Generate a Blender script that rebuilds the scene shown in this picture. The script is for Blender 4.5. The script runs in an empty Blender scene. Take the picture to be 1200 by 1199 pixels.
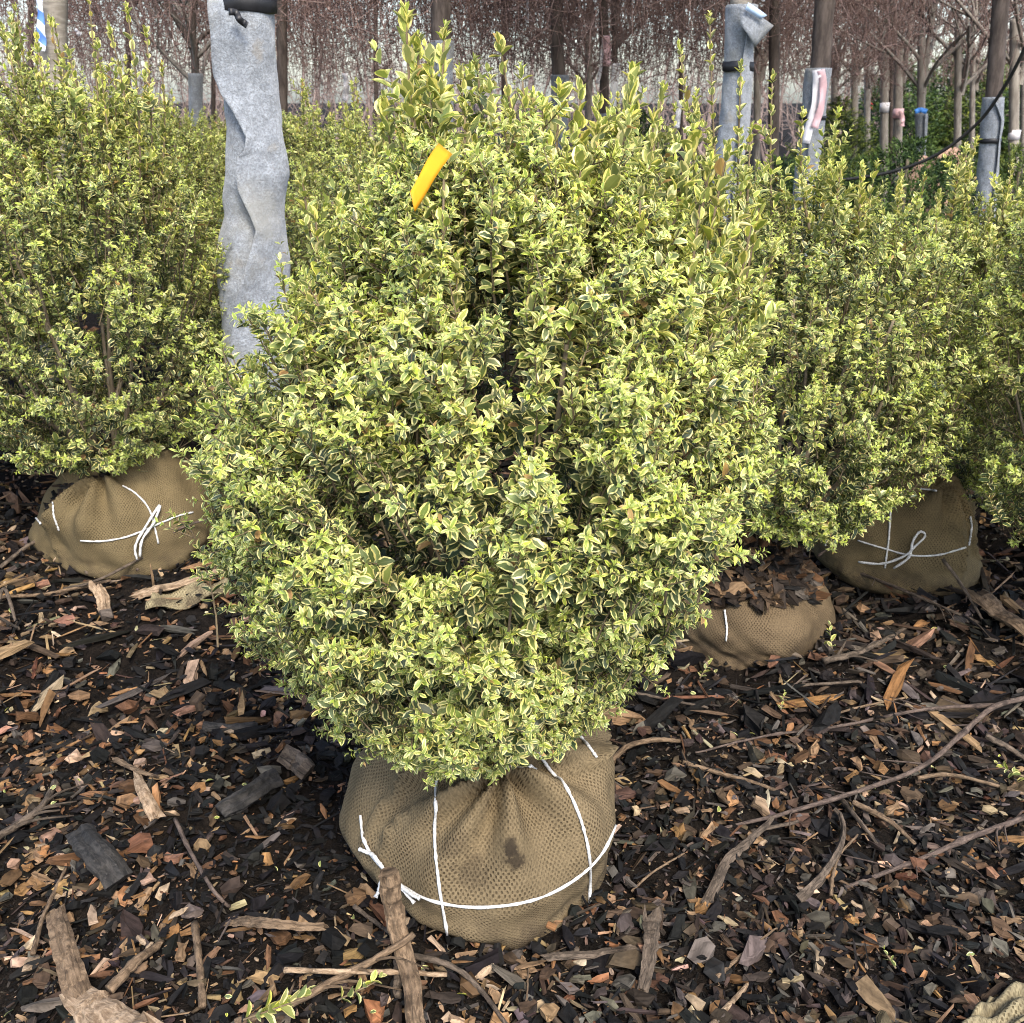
import bpy, math, random
import numpy as np
from mathutils import Vector, Matrix
from mathutils.bvhtree import BVHTree

# ------------------------------------------------------------------ camera, sky, sun
scene = bpy.context.scene
COL = scene.collection
H, PITCH, F = 1.2, math.radians(22.2), 1177.0          # camera height, tilt, focal length (px of a 1200 px frame)
cam_d = bpy.data.cameras.new("camera")
cam_d.sensor_width = 36.0
cam_d.lens = 36.0 * F / 1200.0
cam_d.clip_start, cam_d.clip_end = 0.05, 2000.0
cam_d.dof.use_dof = True
cam_d.dof.focus_distance = 1.5
cam_d.dof.aperture_fstop = 13.0
cam = bpy.data.objects.new("camera", cam_d)
cam.location = (0, 0, H)
cam.rotation_euler = (math.pi / 2 - PITCH, 0, 0)
COL.objects.link(cam)
scene.camera = cam

SUN_EL, SUN_AZ = math.radians(50), math.radians(160)   # azimuth clockwise from +Y: sun to the right, a little behind us
world = bpy.data.worlds.new("World")
scene.world = world
world.use_nodes = True
wn = world.node_tree.nodes; wl = world.node_tree.links
wn.clear()
sky = wn.new("ShaderNodeTexSky"); sky.sky_type = 'NISHITA'; sky.sun_disc = False
sky.sun_elevation = SUN_EL; sky.sun_rotation = SUN_AZ
sky.air_density = 1.0; sky.dust_density = 2.6; sky.ozone_density = 1.0
bg = wn.new("ShaderNodeBackground"); bg.inputs[1].default_value = 0.15
wo = wn.new("ShaderNodeOutputWorld")
wl.new(sky.outputs[0], bg.inputs[0]); wl.new(bg.outputs[0], wo.inputs[0])

sd = bpy.data.lights.new("sun", 'SUN'); sd.energy = 1.5; sd.angle = math.radians(16); sd.color = (1.0, 0.92, 0.79)
sun = bpy.data.objects.new("sun", sd); COL.objects.link(sun)
sdir = Vector((math.sin(SUN_AZ) * math.cos(SUN_EL), math.cos(SUN_AZ) * math.cos(SUN_EL), math.sin(SUN_EL)))
sun.rotation_euler = sdir.to_track_quat('Z', 'Y').to_euler()

vs = scene.view_settings
vs.view_transform = 'Standard'; vs.look = 'None'; vs.gamma = 1.0; vs.exposure = 1.85; vs.use_curve_mapping = False
scene.cycles.max_bounces = 5; scene.cycles.diffuse_bounces = 3; scene.cycles.glossy_bounces = 1
scene.cycles.transmission_bounces = 4; scene.cycles.transparent_max_bounces = 4
scene.cycles.filter_width = 1.0
scene.cycles.use_denoising = True; scene.cycles.denoiser = 'OPENIMAGEDENOISE'
scene.cycles.denoising_prefilter = 'ACCURATE'; scene.cycles.denoising_input_passes = 'RGB_ALBEDO_NORMAL'

# ------------------------------------------------------------------ helpers
rng = np.random.default_rng(7)
random.seed(7)
CAMP = np.array([0, 0, H])
FW = np.array([0, math.cos(PITCH), -math.sin(PITCH)])
UP = np.array([0, math.sin(PITCH), math.cos(PITCH)])
RT = np.array([1.0, 0, 0])

def ray(px, py):
    d = FW + RT * (px - 600) / F + UP * (599.5 - py) / F
    return d / np.linalg.norm(d)
def at_y(px, py, Y):
    d = ray(px, py); return CAMP + d * (Y / d[1])
def at_z(px, py, z=0.0):
    d = ray(px, py); return CAMP + d * ((z - H) / d[2])

_gr = np.random.default_rng(3)
_gw = [(_gr.normal(size=2) * k, _gr.uniform(0, 6.28), a) for k, a in
       [(3, .006), (4, .006), (6, .006), (8, .005), (11, .004), (14, .004), (19, .003), (25, .003), (33, .0025), (45, .002)] for _ in range(2)]
def gh(x, y):
    x = np.asarray(x, float); y = np.asarray(y, float)
    z = np.zeros(np.broadcast(x, y).shape)
    for w, p, a in _gw: z = z + a * np.sin(w[0] * x + w[1] * y + p)
    return z * 1.45
def at_ground(px, py, lift=0.0):
    p = at_z(px, py, 0.0)
    for _ in range(3): p = at_z(px, py, float(gh(p[0], p[1])) + lift)
    return p

def nrm(v): return v / np.maximum(np.linalg.norm(v, axis=-1, keepdims=True), 1e-9)

def np_mesh(name, V, T, uv=None, col=None, smooth=True):
    """tri mesh from arrays; uv per loop (nt*3,2); col per point (nv,4)"""
    me = bpy.data.meshes.new(name)
    V = np.ascontiguousarray(V, np.float32); T = np.ascontiguousarray(T, np.int32)
    me.vertices.add(len(V)); me.vertices.foreach_set('co', V.ravel())
    me.loops.add(T.size); me.loops.foreach_set('vertex_index', T.ravel())
    me.polygons.add(len(T)); me.polygons.foreach_set('loop_start', np.arange(0, T.size, 3, dtype=np.int32))
    me.polygons.foreach_set('use_smooth', np.full(len(T), smooth, bool))
    if uv is not None:
        l = me.uv_layers.new(name='UVMap'); l.uv.foreach_set('vector', np.ascontiguousarray(uv, np.float32).ravel())
    if col is not None:
        a = me.color_attributes.new('tint', 'FLOAT_COLOR', 'POINT')
        a.data.foreach_set('color', np.ascontiguousarray(col, np.float32).ravel())
    me.update(calc_edges=True); me.validate()
    return me

def empty(name, loc, label=None, cat=None, group=None):
    o = bpy.data.objects.new(name, None); o.location = loc; o.empty_display_size = 0.1
    COL.objects.link(o); tag(o, label, cat, group); return o
def tag(o, label=None, cat=None, group=None, kind=None):
    if label: o['label'] = label
    if cat: o['category'] = cat
    if group: o['group'] = group
    if kind: o['kind'] = kind
    return o
def obj(name, me, mat, parent=None, kind=None):
    """world-space mesh -> object; with a parent the mesh is moved into its (translation only) space"""
    o = bpy.data.objects.new(name, me); COL.objects.link(o)
    if mat is not None and not me.materials: me.materials.append(mat)
    if parent is not None:
        o.parent = parent; t = parent.matrix_basis.translation
        pp = parent.parent
        tt = Vector(t)
        while pp is not None: tt += pp.matrix_basis.translation; pp = pp.parent
        me.transform(Matrix.Translation(-tt))
    if kind: o['kind'] = kind
    return o
def link_copy(o, parent=None):
    c = o.copy(); COL.objects.link(c); c.parent = parent
    return c
def copy_tree(root):
    r = link_copy(root)
    for ch in list(root.children):
        c = link_copy(ch, r)
        for g in list(ch.children): link_copy(g, c)
    return r
def anchored(name, me, mat):
    """single-mesh thing: origin moved to the base of its own bounds"""
    o = bpy.data.objects.new(name, me); COL.objects.link(o); me.materials.append(mat)
    n = len(me.vertices); co = np.empty(n * 3, np.float32); me.vertices.foreach_get('co', co); co = co.reshape(-1, 3)
    b = Vector((float(co[:, 0].mean()), float(co[:, 1].mean()), float(co[:, 2].min())))
    me.transform(Matrix.Translation(-b)); o.location = b
    return o

def tubes(P, R, sides=4, seed=0, caps=True, rough=0.0):
    """P (S,n,3), R (S,n) -> V,T, uv ; vectorised tapered tubes"""
    P = np.asarray(P, float); R = np.asarray(R, float)
    if P.ndim == 2: P = P[None]; R = R[None]
    S, n, _ = P.shape
    t = np.empty_like(P); t[:, 1:-1] = P[:, 2:] - P[:, :-2]; t[:, 0] = P[:, 1] - P[:, 0]; t[:, -1] = P[:, -1] - P[:, -2]
    t = nrm(t)
    m = nrm(t.mean(1))
    ref = np.where(np.abs(m[:, 2:3]) < 0.75, np.array([[0, 0, 1.0]]), np.array([[1.0, 0.2, 0]]))
    u = nrm(np.cross(t, ref[:, None, :])); v = np.cross(t, u)
    a = np.arange(sides) / sides * 2 * math.pi
    rr = R[:, :, None] * np.ones(sides)
    if rough > 0: rr = rr * (1 + rough * np.random.default_rng(seed).normal(size=rr.shape))
    V = P[:, :, None, :] + rr[..., None] * (np.cos(a)[None, None, :, None] * u[:, :, None, :] + np.sin(a)[None, None, :, None] * v[:, :, None, :])
    idx = np.arange(S * n * sides).reshape(S, n, sides)
    A = idx[:, :-1, :]; B = idx[:, 1:, :]; A2 = np.roll(A, -1, 2); B2 = np.roll(B, -1, 2)
    T = np.concatenate([np.stack([A, A2, B2], -1).reshape(-1, 3), np.stack([A, B2, B], -1).reshape(-1, 3)])
    V = V.reshape(-1, 3)
    if caps and sides >= 3:
        c = []
        for k in range(1, sides - 1):
            c.append(np.stack([idx[:, 0, 0], idx[:, 0, k + 1], idx[:, 0, k]], -1)); c.append(np.stack([idx[:, -1, 0], idx[:, -1, k], idx[:, -1, k + 1]], -1))
        T = np.concatenate([T] + [x.reshape(-1, 3) for x in c])
    return V, T
def merge(parts):
    Vs, Ts, o = [], [], 0
    for V, T in parts: Vs.append(V); Ts.append(T + o); o += len(V)
    return np.concatenate(Vs), np.concatenate(Ts)
def smooth_path(pts, n):
    """Catmull-Rom through pts -> n points"""
    p = np.asarray(pts, float); k = len(p)
    if k == 2: return p[0] + (p[1] - p[0]) * np.linspace(0, 1, n)[:, None]
    q = np.concatenate([[2 * p[0] - p[1]], p, [2 * p[-1] - p[-2]]])
    s = np.linspace(0, k - 1 - 1e-6, n); i = s.astype(int); f = (s - i)[:, None]
    a, b, c, d = q[i], q[i + 1], q[i + 2], q[i + 3]
    return 0.5 * (2 * b + (c - a) * f + (2 * a - 5 * b + 4 * c - d) * f ** 2 + (3 * b - a - 3 * c + d) * f ** 3)

# ------------------------------------------------------------------ materials
class NT:
    def __init__(s, name):
        s.m = bpy.data.materials.new(name); s.m.use_nodes = True; s.t = s.m.node_tree; s.t.nodes.clear()
        s.out = s.n("ShaderNodeOutputMaterial")
    def n(s, typ, **kw):
        x = s.t.nodes.new(typ)
        for k, v in kw.items(): setattr(x, k, v)
        return x
    def l(s, a, b): s.t.links.new(a, b)
    def put(s, x, sock):
        if hasattr(x, 'is_output'): s.l(x, sock)
        else: sock.default_value = x
    def math(s, op, a, b=0.0, clamp=False):
        x = s.n("ShaderNodeMath", operation=op, use_clamp=clamp); s.put(a, x.inputs[0]); s.put(b, x.inputs[1]); return x.outputs[0]
    def mix(s, f, a, b, mode='MIX'):
        x = s.n("ShaderNodeMix", data_type='RGBA', blend_type=mode)
        s.put(f, x.inputs[0])
        for v, k in ((a, 6), (b, 7)):
            if hasattr(v, 'is_output'): s.l(v, x.inputs[k])
            else: x.inputs[k].default_value = (*v, 1) if len(v) == 3 else v
        return x.outputs[2]
    def rng(s, v, a, b, c=0.0, d=1.0, smooth=True):
        x = s.n("ShaderNodeMapRange"); x.interpolation_type = 'SMOOTHSTEP' if smooth else 'LINEAR'
        s.put(v, x.inputs[0])
        for i, k in enumerate((a, b, c, d)): s.put(k, x.inputs[i + 1])
        return x.outputs[0]
    def noise(s, scale, vec=None, detail=3.0, rough=0.55, w=None, dist=0.0):
        x = s.n("ShaderNodeTexNoise"); x.inputs['Scale'].default_value = scale; x.inputs['Detail'].default_value = detail
        x.inputs['Roughness'].default_value = rough; x.inputs['Distortion'].default_value = dist
        if w is not None: x.noise_dimensions = '4D'; s.put(w, x.inputs['W'])
        if vec is not None: s.l(vec, x.inputs['Vector'])
        return x.outputs['Fac']
    def obj(s): return s.n("ShaderNodeTexCoord").outputs['Object']
    def uv(s): return s.n("ShaderNodeTexCoord").outputs['UV']
    def tint(s): return s.n("ShaderNodeAttribute", attribute_name='tint').outputs['Color']
    def scale(s, vec, sc):
        x = s.n("ShaderNodeMapping"); s.l(vec, x.inputs[0]); x.inputs['Scale'].default_value = sc; return x.outputs[0]
    def bump(s, h, strength=0.5, dist=0.002):
        x = s.n("ShaderNodeBump"); x.inputs['Strength'].default_value = strength; x.inputs['Distance'].default_value = dist
        s.l(h, x.inputs['Height']); return x.outputs[0]
    def done(s, color, rough=0.7, bump=None, spec=0.3, transl=0.0, tcol=None, sheen=0.0):
        p = s.n("ShaderNodeBsdfPrincipled"); s.put(color if hasattr(color, 'is_output') else (*color, 1), p.inputs['Base Color'])
        s.put(rough, p.inputs['Roughness']); p.inputs['Specular IOR Level'].default_value = spec
        if sheen: p.inputs['Sheen Weight'].default_value = sheen
        if bump is not None: s.l(bump, p.inputs['Normal'])
        sh = p.outputs[0]
        if transl:
            t = s.n("ShaderNodeBsdfTranslucent"); s.put(tcol if tcol is not None else color, t.inputs[0])
            mx = s.n("ShaderNodeMixShader"); mx.inputs[0].default_value = transl; s.l(sh, mx.inputs[1]); s.l(t.outputs[0], mx.inputs[2]); sh = mx.outputs[0]
        s.l(sh, s.out.inputs[0]); return s.m

def mat_leaf():
    n = NT("variegated_leaf")
    tint = n.tint(); sp = n.n("ShaderNodeSeparateColor"); n.l(tint, sp.inputs[0]); age, rnd, yel = sp.outputs
    uv = n.uv(); su = n.n("ShaderNodeSeparateXYZ"); n.l(uv, su.inputs[0]); u, v = su.outputs[0], su.outputs[1]
    av = n.math('ABSOLUTE', n.math('SUBTRACT', n.math('MULTIPLY', v, 2.0), 1.0))
    tipk = n.math('MULTIPLY', n.math('MAXIMUM', n.math('SUBTRACT', u, 0.62), 0.0), 1.15)
    wob = n.math('MULTIPLY', n.math('SUBTRACT', n.noise(3.2, n.scale(uv, (1.6, 1, 1)), 2.0, w=n.math('MULTIPLY', rnd, 60.0)), 0.5), 0.75)
    e = n.math('ADD', n.math('ADD', av, tipk), wob)
    t0 = n.rng(n.math('FRACT', n.math('MULTIPLY', rnd, 7.31)), 0, 1, 0.52, 0.84, False)
    mk = n.rng(e, n.math('SUBTRACT', t0, 0.045), n.math('ADD', t0, 0.045))
    cen = n.mix(age, (0.042, 0.070, 0.032), (0.370, 0.470, 0.052))
    cen = n.mix(yel, cen, (0.300, 0.330, 0.050))
    mar = n.mix(age, (0.740, 0.670, 0.230), (0.730, 0.700, 0.135))
    mar = n.mix(yel, mar, (0.780, 0.690, 0.160))
    c = n.mix(mk, cen, mar)
    c = n.mix(n.rng(rnd, 0.984, 0.990, 0, 0.85), c, (0.26, 0.15, 0.055))
    rib = n.rng(av, 0.0, 0.11, 0.45, 0.0)
    c = n.mix(rib, c, n.mix(0.35, cen, (0.40, 0.42, 0.16)))
    hs = n.n("ShaderNodeHueSaturation"); n.l(c, hs.inputs['Color'])
    n.l(n.rng(n.math('FRACT', n.math('MULTIPLY', rnd, 13.7)), 0, 1, 0.72, 1.22, False), hs.inputs['Value'])
    n.l(n.rng(n.math('FRACT', n.math('MULTIPLY', rnd, 29.3)), 0, 1, 0.485, 0.51, False), hs.inputs['Hue'])
    n.l(n.rng(n.math('FRACT', n.math('MULTIPLY', rnd, 5.9)), 0, 1, 0.75, 1.02, False), hs.inputs['Saturation'])
    return n.done(hs.outputs[0], 0.42, None, 0.35, 0.30)

def mat_evergreen(name, dark, tip):
    n = NT(name); sp = n.n("ShaderNodeSeparateColor"); n.l(n.tint(), sp.inputs[0]); age, rnd, _ = sp.outputs
    c = n.mix(age, dark, tip)
    hs = n.n("ShaderNodeHueSaturation"); n.l(c, hs.inputs['Color']); n.l(n.rng(rnd, 0, 1, 0.6, 1.35, False), hs.inputs['Value'])
    return n.done(hs.outputs[0], 0.55, None, 0.3, 0.15)

def mat_bark(name, a, b, sc=40, rough=0.85, bstr=0.6):
    n = NT(name); o = n.obj(); v = n.scale(o, (1, 1, 0.25))
    f = n.noise(sc, v, 5.0, 0.65); g = n.noise(sc * 0.18, o, 3.0)
    c = n.mix(n.rng(f, 0.3, 0.7), a, b); c = n.mix(n.math('MULTIPLY', g, 0.5), c, tuple(x * 0.55 for x in a))
    return n.done(c, rough, n.bump(f, bstr, 0.004), 0.2)

def mat_stick(name, a, b, sc=1.0, rough=0.85):
    n = NT(name); uv = n.uv(); o = n.obj()
    f = n.noise(1.0, n.scale(uv, (14 * sc, 45 * sc, 1)), 5.0, 0.7, dist=0.6); g = n.noise(35, o, 4.0); k = n.noise(170, o, 3.0, 0.7)
    c = n.mix(n.rng(f, 0.34, 0.66), a, b); c = n.mix(n.rng(g, 0.48, 0.72, 0, 0.75), c, tuple(x * 0.4 for x in a)); c = n.mix(n.rng(k, 0.58, 0.74, 0, 0.5), c, tuple(min(1, x * 1.35) for x in b))
    return n.done(c, rough, n.bump(n.math('ADD', f, n.math('MULTIPLY', k, 0.4)), 1.0, 0.004), 0.2)
def mat_smooth_bark():
    n = NT("smooth_grey_bark"); o = n.obj(); f = n.noise(60, n.scale(o, (0.3, 0.3, 1.2)), 4.0); g = n.noise(9, o, 3.0)
    c = n.mix(n.rng(f, 0.35, 0.7), (0.17, 0.15, 0.125), (0.27, 0.245, 0.21)); c = n.mix(n.rng(g, 0.5, 0.75, 0, 0.5), c, (0.12, 0.105, 0.085))
    return n.done(c, 0.8, n.bump(f, 0.4, 0.003), 0.2)

def mat_felt():
    n = NT("grey_felt"); o = n.obj(); f = n.noise(190, o, 5.0, 0.75); g = n.noise(45, o, 5.0, 0.65); k = n.noise(6, o, 4.0, 0.6); d = n.noise(14, o, 3.0)
    c = n.mix(n.rng(g, 0.3, 0.7), (0.175, 0.192, 0.216), (0.275, 0.300, 0.330))
    c = n.mix(n.rng(f, 0.40, 0.64, 0, 0.75), c, (0.11, 0.117, 0.125))
    c = n.mix(n.rng(k, 0.46, 0.7, 0, 0.55), c, (0.21, 0.205, 0.175))
    c = n.mix(n.rng(d, 0.62, 0.74, 0, 0.4), c, (0.19, 0.16, 0.115))
    return n.done(c, 0.95, n.bump(n.math('ADD', f, n.math('MULTIPLY', g, 1.5)), 0.7, 0.004), 0.1, sheen=0.25)

def mat_burlap(name, thread=(0.128, 0.098, 0.057), hole=(0.040, 0.029, 0.016), pitch=0.0058, stain=None):
    n = NT(name); uv = n.uv()
    dn = n.n("ShaderNodeTexNoise"); dn.inputs['Scale'].default_value = 7; dn.inputs['Detail'].default_value = 2; n.l(uv, dn.inputs['Vector'])
    dv = n.n("ShaderNodeVectorMath", operation='SCALE'); n.l(dn.outputs['Color'], dv.inputs[0]); dv.inputs['Scale'].default_value = 0.022
    ad = n.n("ShaderNodeVectorMath", operation='ADD'); n.l(uv, ad.inputs[0]); n.l(dv.outputs[0], ad.inputs[1])
    fine = n.n("ShaderNodeTexNoise"); fine.inputs['Scale'].default_value = 120; fine.inputs['Detail'].default_value = 1; n.l(uv, fine.inputs['Vector'])
    fs = n.n("ShaderNodeVectorMath", operation='SCALE'); n.l(fine.outputs['Color'], fs.inputs[0]); fs.inputs['Scale'].default_value = pitch * 0.55
    a2 = n.n("ShaderNodeVectorMath", operation='ADD'); n.l(ad.outputs[0], a2.inputs[0]); n.l(fs.outputs[0], a2.inputs[1])
    sx = n.n("ShaderNodeSeparateXYZ"); n.l(a2.outputs[0], sx.inputs[0])
    hx = n.math('COSINE', n.math('MULTIPLY', sx.outputs[0], 6.2832 / (pitch * 1.25))); hy = n.math('COSINE', n.math('MULTIPLY', sx.outputs[1], 6.2832 / (pitch * 1.45)))
    holes = n.rng(n.math('MULTIPLY', hx, hy), 0.05, 0.75)
    hold = n.rng(n.noise(16, uv, 5.0, 0.7), 0.32, 0.68, 0.15, 1.0)
    thr = n.math('SUBTRACT', 1.0, n.math('MULTIPLY', holes, hold))
    o = n.obj(); g = n.noise(7, o, 5.0, 0.6); tv = n.noise(300, uv, 2.0)
    tc = n.mix(n.rng(tv, 0.3, 0.7), tuple(x * 0.78 for x in thread), tuple(x * 1.2 for x in thread))
    c = n.mix(thr, hole, tc)
    c = n.mix(n.rng(g, 0.42, 0.75, 0, 0.55), c, tuple(x * 0.55 for x in thread))
    z = n.n("ShaderNodeSeparateXYZ"); n.l(o, z.inputs[0])
    soil = n.math('MULTIPLY', n.rng(z.outputs[2], 0.12, 0.0), n.rng(n.noise(26, o, 5.0, 0.7), 0.38, 0.66))
    c = n.mix(n.math('MULTIPLY', soil, 0.85), c, (0.035, 0.026, 0.018))
    if stain is not None:
        for (cx, cy, cz, r, fs_) in stain:
            ds = n.n("ShaderNodeVectorMath", operation='DISTANCE'); n.l(o, ds.inputs[0]); ds.inputs[1].default_value = (cx, cy, cz)
            k = n.math('ADD', n.math('DIVIDE', ds.outputs['Value'], r), n.math('MULTIPLY', n.math('SUBTRACT', n.noise(70, o, 5.0, 0.7), 0.5), 2.6))
            c = n.mix(n.rng(k, 1.25, 0.35, 0, fs_), c, (0.022, 0.017, 0.012))
    return n.done(c, 0.95, n.bump(thr, 0.8, 0.0016), 0.08)

def mat_plain(name, c, rough=0.6, var=0.25, sc=60, spec=0.3, transl=0.0):
    n = NT(name); f = n.noise(sc, n.obj(), 4.0)
    col = n.mix(n.rng(f, 0.3, 0.7), tuple(x * (1 - var) for x in c), tuple(min(1, x * (1 + var)) for x in c))
    return n.done(col, rough, n.bump(f, 0.2, 0.001), spec, transl)

def mat_chip():
    n = NT("wood_chip"); t = n.tint(); uv = n.uv(); o = n.obj()
    gr = n.noise(1.0, n.scale(uv, (260, 26, 1)), 3.0, 0.6); sp = n.noise(90, o, 3.0)
    c = n.mix(n.rng(gr, 0.3, 0.72), n.mix(0.62, t, (0.0, 0.0, 0.0)), t)
    c = n.mix(n.rng(sp, 0.55, 0.75, 0, 0.5), c, (0.016, 0.013, 0.011))
    return n.done(c, n.rng(sp, 0.3, 0.7, 0.65, 0.95), n.bump(gr, 0.9, 0.0022), 0.10)

def mat_soil():
    n = NT("mulch_soil"); o = n.obj(); a = n.noise(55, o, 6.0, 0.7); b = n.noise(4, o, 4.0); c3 = n.noise(240, o, 3.0, 0.7)
    c = n.mix(n.rng(a, 0.35, 0.7), (0.006, 0.0055, 0.005), (0.018, 0.0145, 0.012)); c = n.mix(n.rng(c3, 0.58, 0.72, 0, 0.6), c, (0.045, 0.03, 0.019))
    c = n.mix(n.rng(b, 0.45, 0.65, 0, 0.5), c, (0.012, 0.009, 0.007))
    return n.done(c, 0.9, n.bump(n.math('ADD', a, n.math('MULTIPLY', c3, 0.6)), 1.0, 0.012), 0.03)

M_LEAF = mat_leaf()
M_TWIG = mat_bark("shrub_twig", (0.10, 0.075, 0.045), (0.22, 0.17, 0.105), 90)
M_STEM = mat_bark("shrub_stem", (0.13, 0.10, 0.065), (0.25, 0.21, 0.15), 70)
M_BARKD = mat_bark("dark_cherry_bark", (0.060, 0.047, 0.040), (0.150, 0.120, 0.102), 45)
M_BARKG = mat_smooth_bark()
M_BARKY = mat_bark("young_tree_bark", (0.19, 0.165, 0.14), (0.34, 0.31, 0.27), 40)
M_WEEP = mat_bark("weeping_twig", (0.135, 0.082, 0.070), (0.34, 0.245, 0.215), 20)
M_WOODS = mat_bark("far_twig", (0.16, 0.115, 0.10), (0.29, 0.23, 0.205), 10)
M_FELT = mat_felt()
M_BLACK = mat_plain("black_strap", (0.012, 0.012, 0.014), 0.45)
M_TWINE = mat_plain("white_twine", (0.46, 0.46, 0.45), 0.65, 0.3, 300)
M_RIBW = mat_plain("white_ribbon", (0.74, 0.72, 0.74), 0.5, 0.08, 30, transl=0.25)
M_RIBP = mat_plain("pink_ribbon", (0.74, 0.50, 0.52), 0.5, 0.1, 30, transl=0.25)
M_RIBR = mat_plain("red_ribbon", (0.70, 0.09, 0.08), 0.5, 0.1, 30, transl=0.25)
M_PAPER = mat_plain("white_tag", (0.76, 0.76, 0.78), 0.55, 0.06, 20)
M_PBLUE = mat_plain("blue_tag", (0.42, 0.55, 0.74), 0.55, 0.06, 20)
M_TAPEB = mat_plain("blue_tape", (0.05, 0.20, 0.55), 0.5, 0.1)
M_YTAG = mat_plain("yellow_tag", (0.50, 0.225, 0.006), 0.6, 0.08, 25, 0.2)
M_CHIP = mat_chip()
M_SOIL = mat_soil()
M_STICK = mat_stick("stick_bark", (0.034, 0.026, 0.019), (0.115, 0.088, 0.065))
M_STICKR = mat_stick("red_brown_stick", (0.040, 0.029, 0.024), (0.115, 0.085, 0.068))
M_STICKT = mat_stick("tan_stick", (0.060, 0.040, 0.024), (0.185, 0.128, 0.080))
M_PALE = mat_stick("pale_wood", (0.13, 0.085, 0.05), (0.34, 0.25, 0.165))
M_CHAR = mat_stick("charred_wood", (0.010, 0.010, 0.010), (0.040, 0.037, 0.034))
M_CABLE = mat_plain("black_cable", (0.022, 0.021, 0.020), 0.5)
M_STONE = mat_plain("pale_stone", (0.36, 0.33, 0.29), 0.8, 0.3, 30)
M_CONIF = mat_evergreen("arborvitae_leaf", (0.025, 0.052, 0.016), (0.125, 0.19, 0.035))
M_CONIFY = mat_evergreen("gold_conifer_leaf", (0.045, 0.075, 0.018), (0.24, 0.28, 0.045))

# ------------------------------------------------------------------ ground sheet
def build_ground():
    xs = np.unique(np.concatenate([np.linspace(-1.7, 1.7, 130), -np.geomspace(1.72, 600, 40), np.geomspace(1.72, 600, 40)]))
    ys = np.unique(np.concatenate([np.linspace(0.6, 3.6, 120), np.geomspace(3.65, 900, 50), 0.58 - np.geomspace(0.02, 300, 30)]))
    X, Y = np.meshgrid(xs, ys)
    w = np.clip((40 - np.hypot(X, Y)) / 30, 0, 1)
    Z = gh(X, Y) * w
    V = np.stack([X, Y, Z], -1).reshape(-1, 3); nx = len(xs); ny = len(ys)
    i = np.arange(nx * ny).reshape(ny, nx); a, b, c, d = i[:-1, :-1], i[:-1, 1:], i[1:, 1:], i[1:, :-1]
    T = np.concatenate([np.stack([a, b, c], -1).reshape(-1, 3), np.stack([a, c, d], -1).reshape(-1, 3)])
    me = np_mesh("ground", V, T); me.materials.append(M_SOIL)
    o = bpy.data.objects.new("ground", me); COL.objects.link(o); o['kind'] = 'structure'
    return o
ground = build_ground()

# ------------------------------------------------------------------ leaves
def leaf_template(hi):
    rows = {2: [(0.22, 0.78), (0.52, 1.0), (0.80, 0.70)], 1: [(0.33, 0.92), (0.70, 0.86)], 0: [(0.48, 1.0)]}[hi]
    L = [(0.0, 0.0)]
    for u, w in rows: L += [(u, -w), (u, 0.0), (u, w)]
    L.append((1.0, 0.0)); L = np.array(L); nr = len(rows)
    uv = np.stack([L[:, 0], 0.5 + 0.5 * np.sign(L[:, 1])], -1)
    T = [(0, 2, 1), (0, 3, 2)]
    for r in range(nr - 1):
        a = 1 + 3 * r
        for k in range(2): T += [(a + k, a + k + 1, a + k + 4), (a + k, a + k + 4, a + k + 3)]
    a = 1 + 3 * (nr - 1); e = len(L) - 1
    T += [(a, a + 1, e), (a + 1, a + 2, e)]
    return L, uv, np.array(T)
LT = {k: leaf_template(k) for k in (0, 1, 2)}

def leaf_geo(B, hi, local=False):
    """B: dict of arrays p,d,n,len,wid,curl,cup,tint -> V,T,uv,col"""
    L, uv, T = LT[hi]; N = len(B['p']); nv = len(L)
    d = nrm(B['d']); n = nrm(B['n'] - (B['n'] * d).sum(-1, keepdims=True) * d); s = np.cross(n, d)
    u = L[:, 0][None]; v = L[:, 1][None]
    along = u - 0.25 * np.abs(B['curl'])[:, None] * u ** 2
    zz = -B['curl'][:, None] * u ** 2 * 0.6
    V = B['p'][:, None] + (B['len'][:, None] * along)[..., None] * d[:, None] \
        + (B['wid'][:, None] * v * 0.5)[..., None] * s[:, None] \
        + (B['len'][:, None] * zz + B['wid'][:, None] * B['cup'][:, None] * np.abs(v))[..., None] * n[:, None]
    F_ = (T[None] + (np.arange(N) * nv)[:, None, None]).reshape(-1, 3)
    UV = np.tile(uv[T.ravel()], (N, 1)); C = np.repeat(B['tint'], nv, 0)
    return V.reshape(-1, 3), F_, UV, C
def leaf_mesh(name, parts, smooth=True):
    Vs, Ts, U, C, o = [], [], [], [], 0
    for V, T, uv, c in parts: Vs.append(V); Ts.append(T + o); U.append(uv); C.append(c); o += len(V)
    return np_mesh(name, np.concatenate(Vs), np.concatenate(Ts), np.concatenate(U), np.concatenate(C), smooth)
def cat_b(bs): return {k: np.concatenate([b[k] for b in bs]) for k in bs[0]}
def sel_b(b, m): return {k: v[m] for k, v in b.items()}

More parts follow.
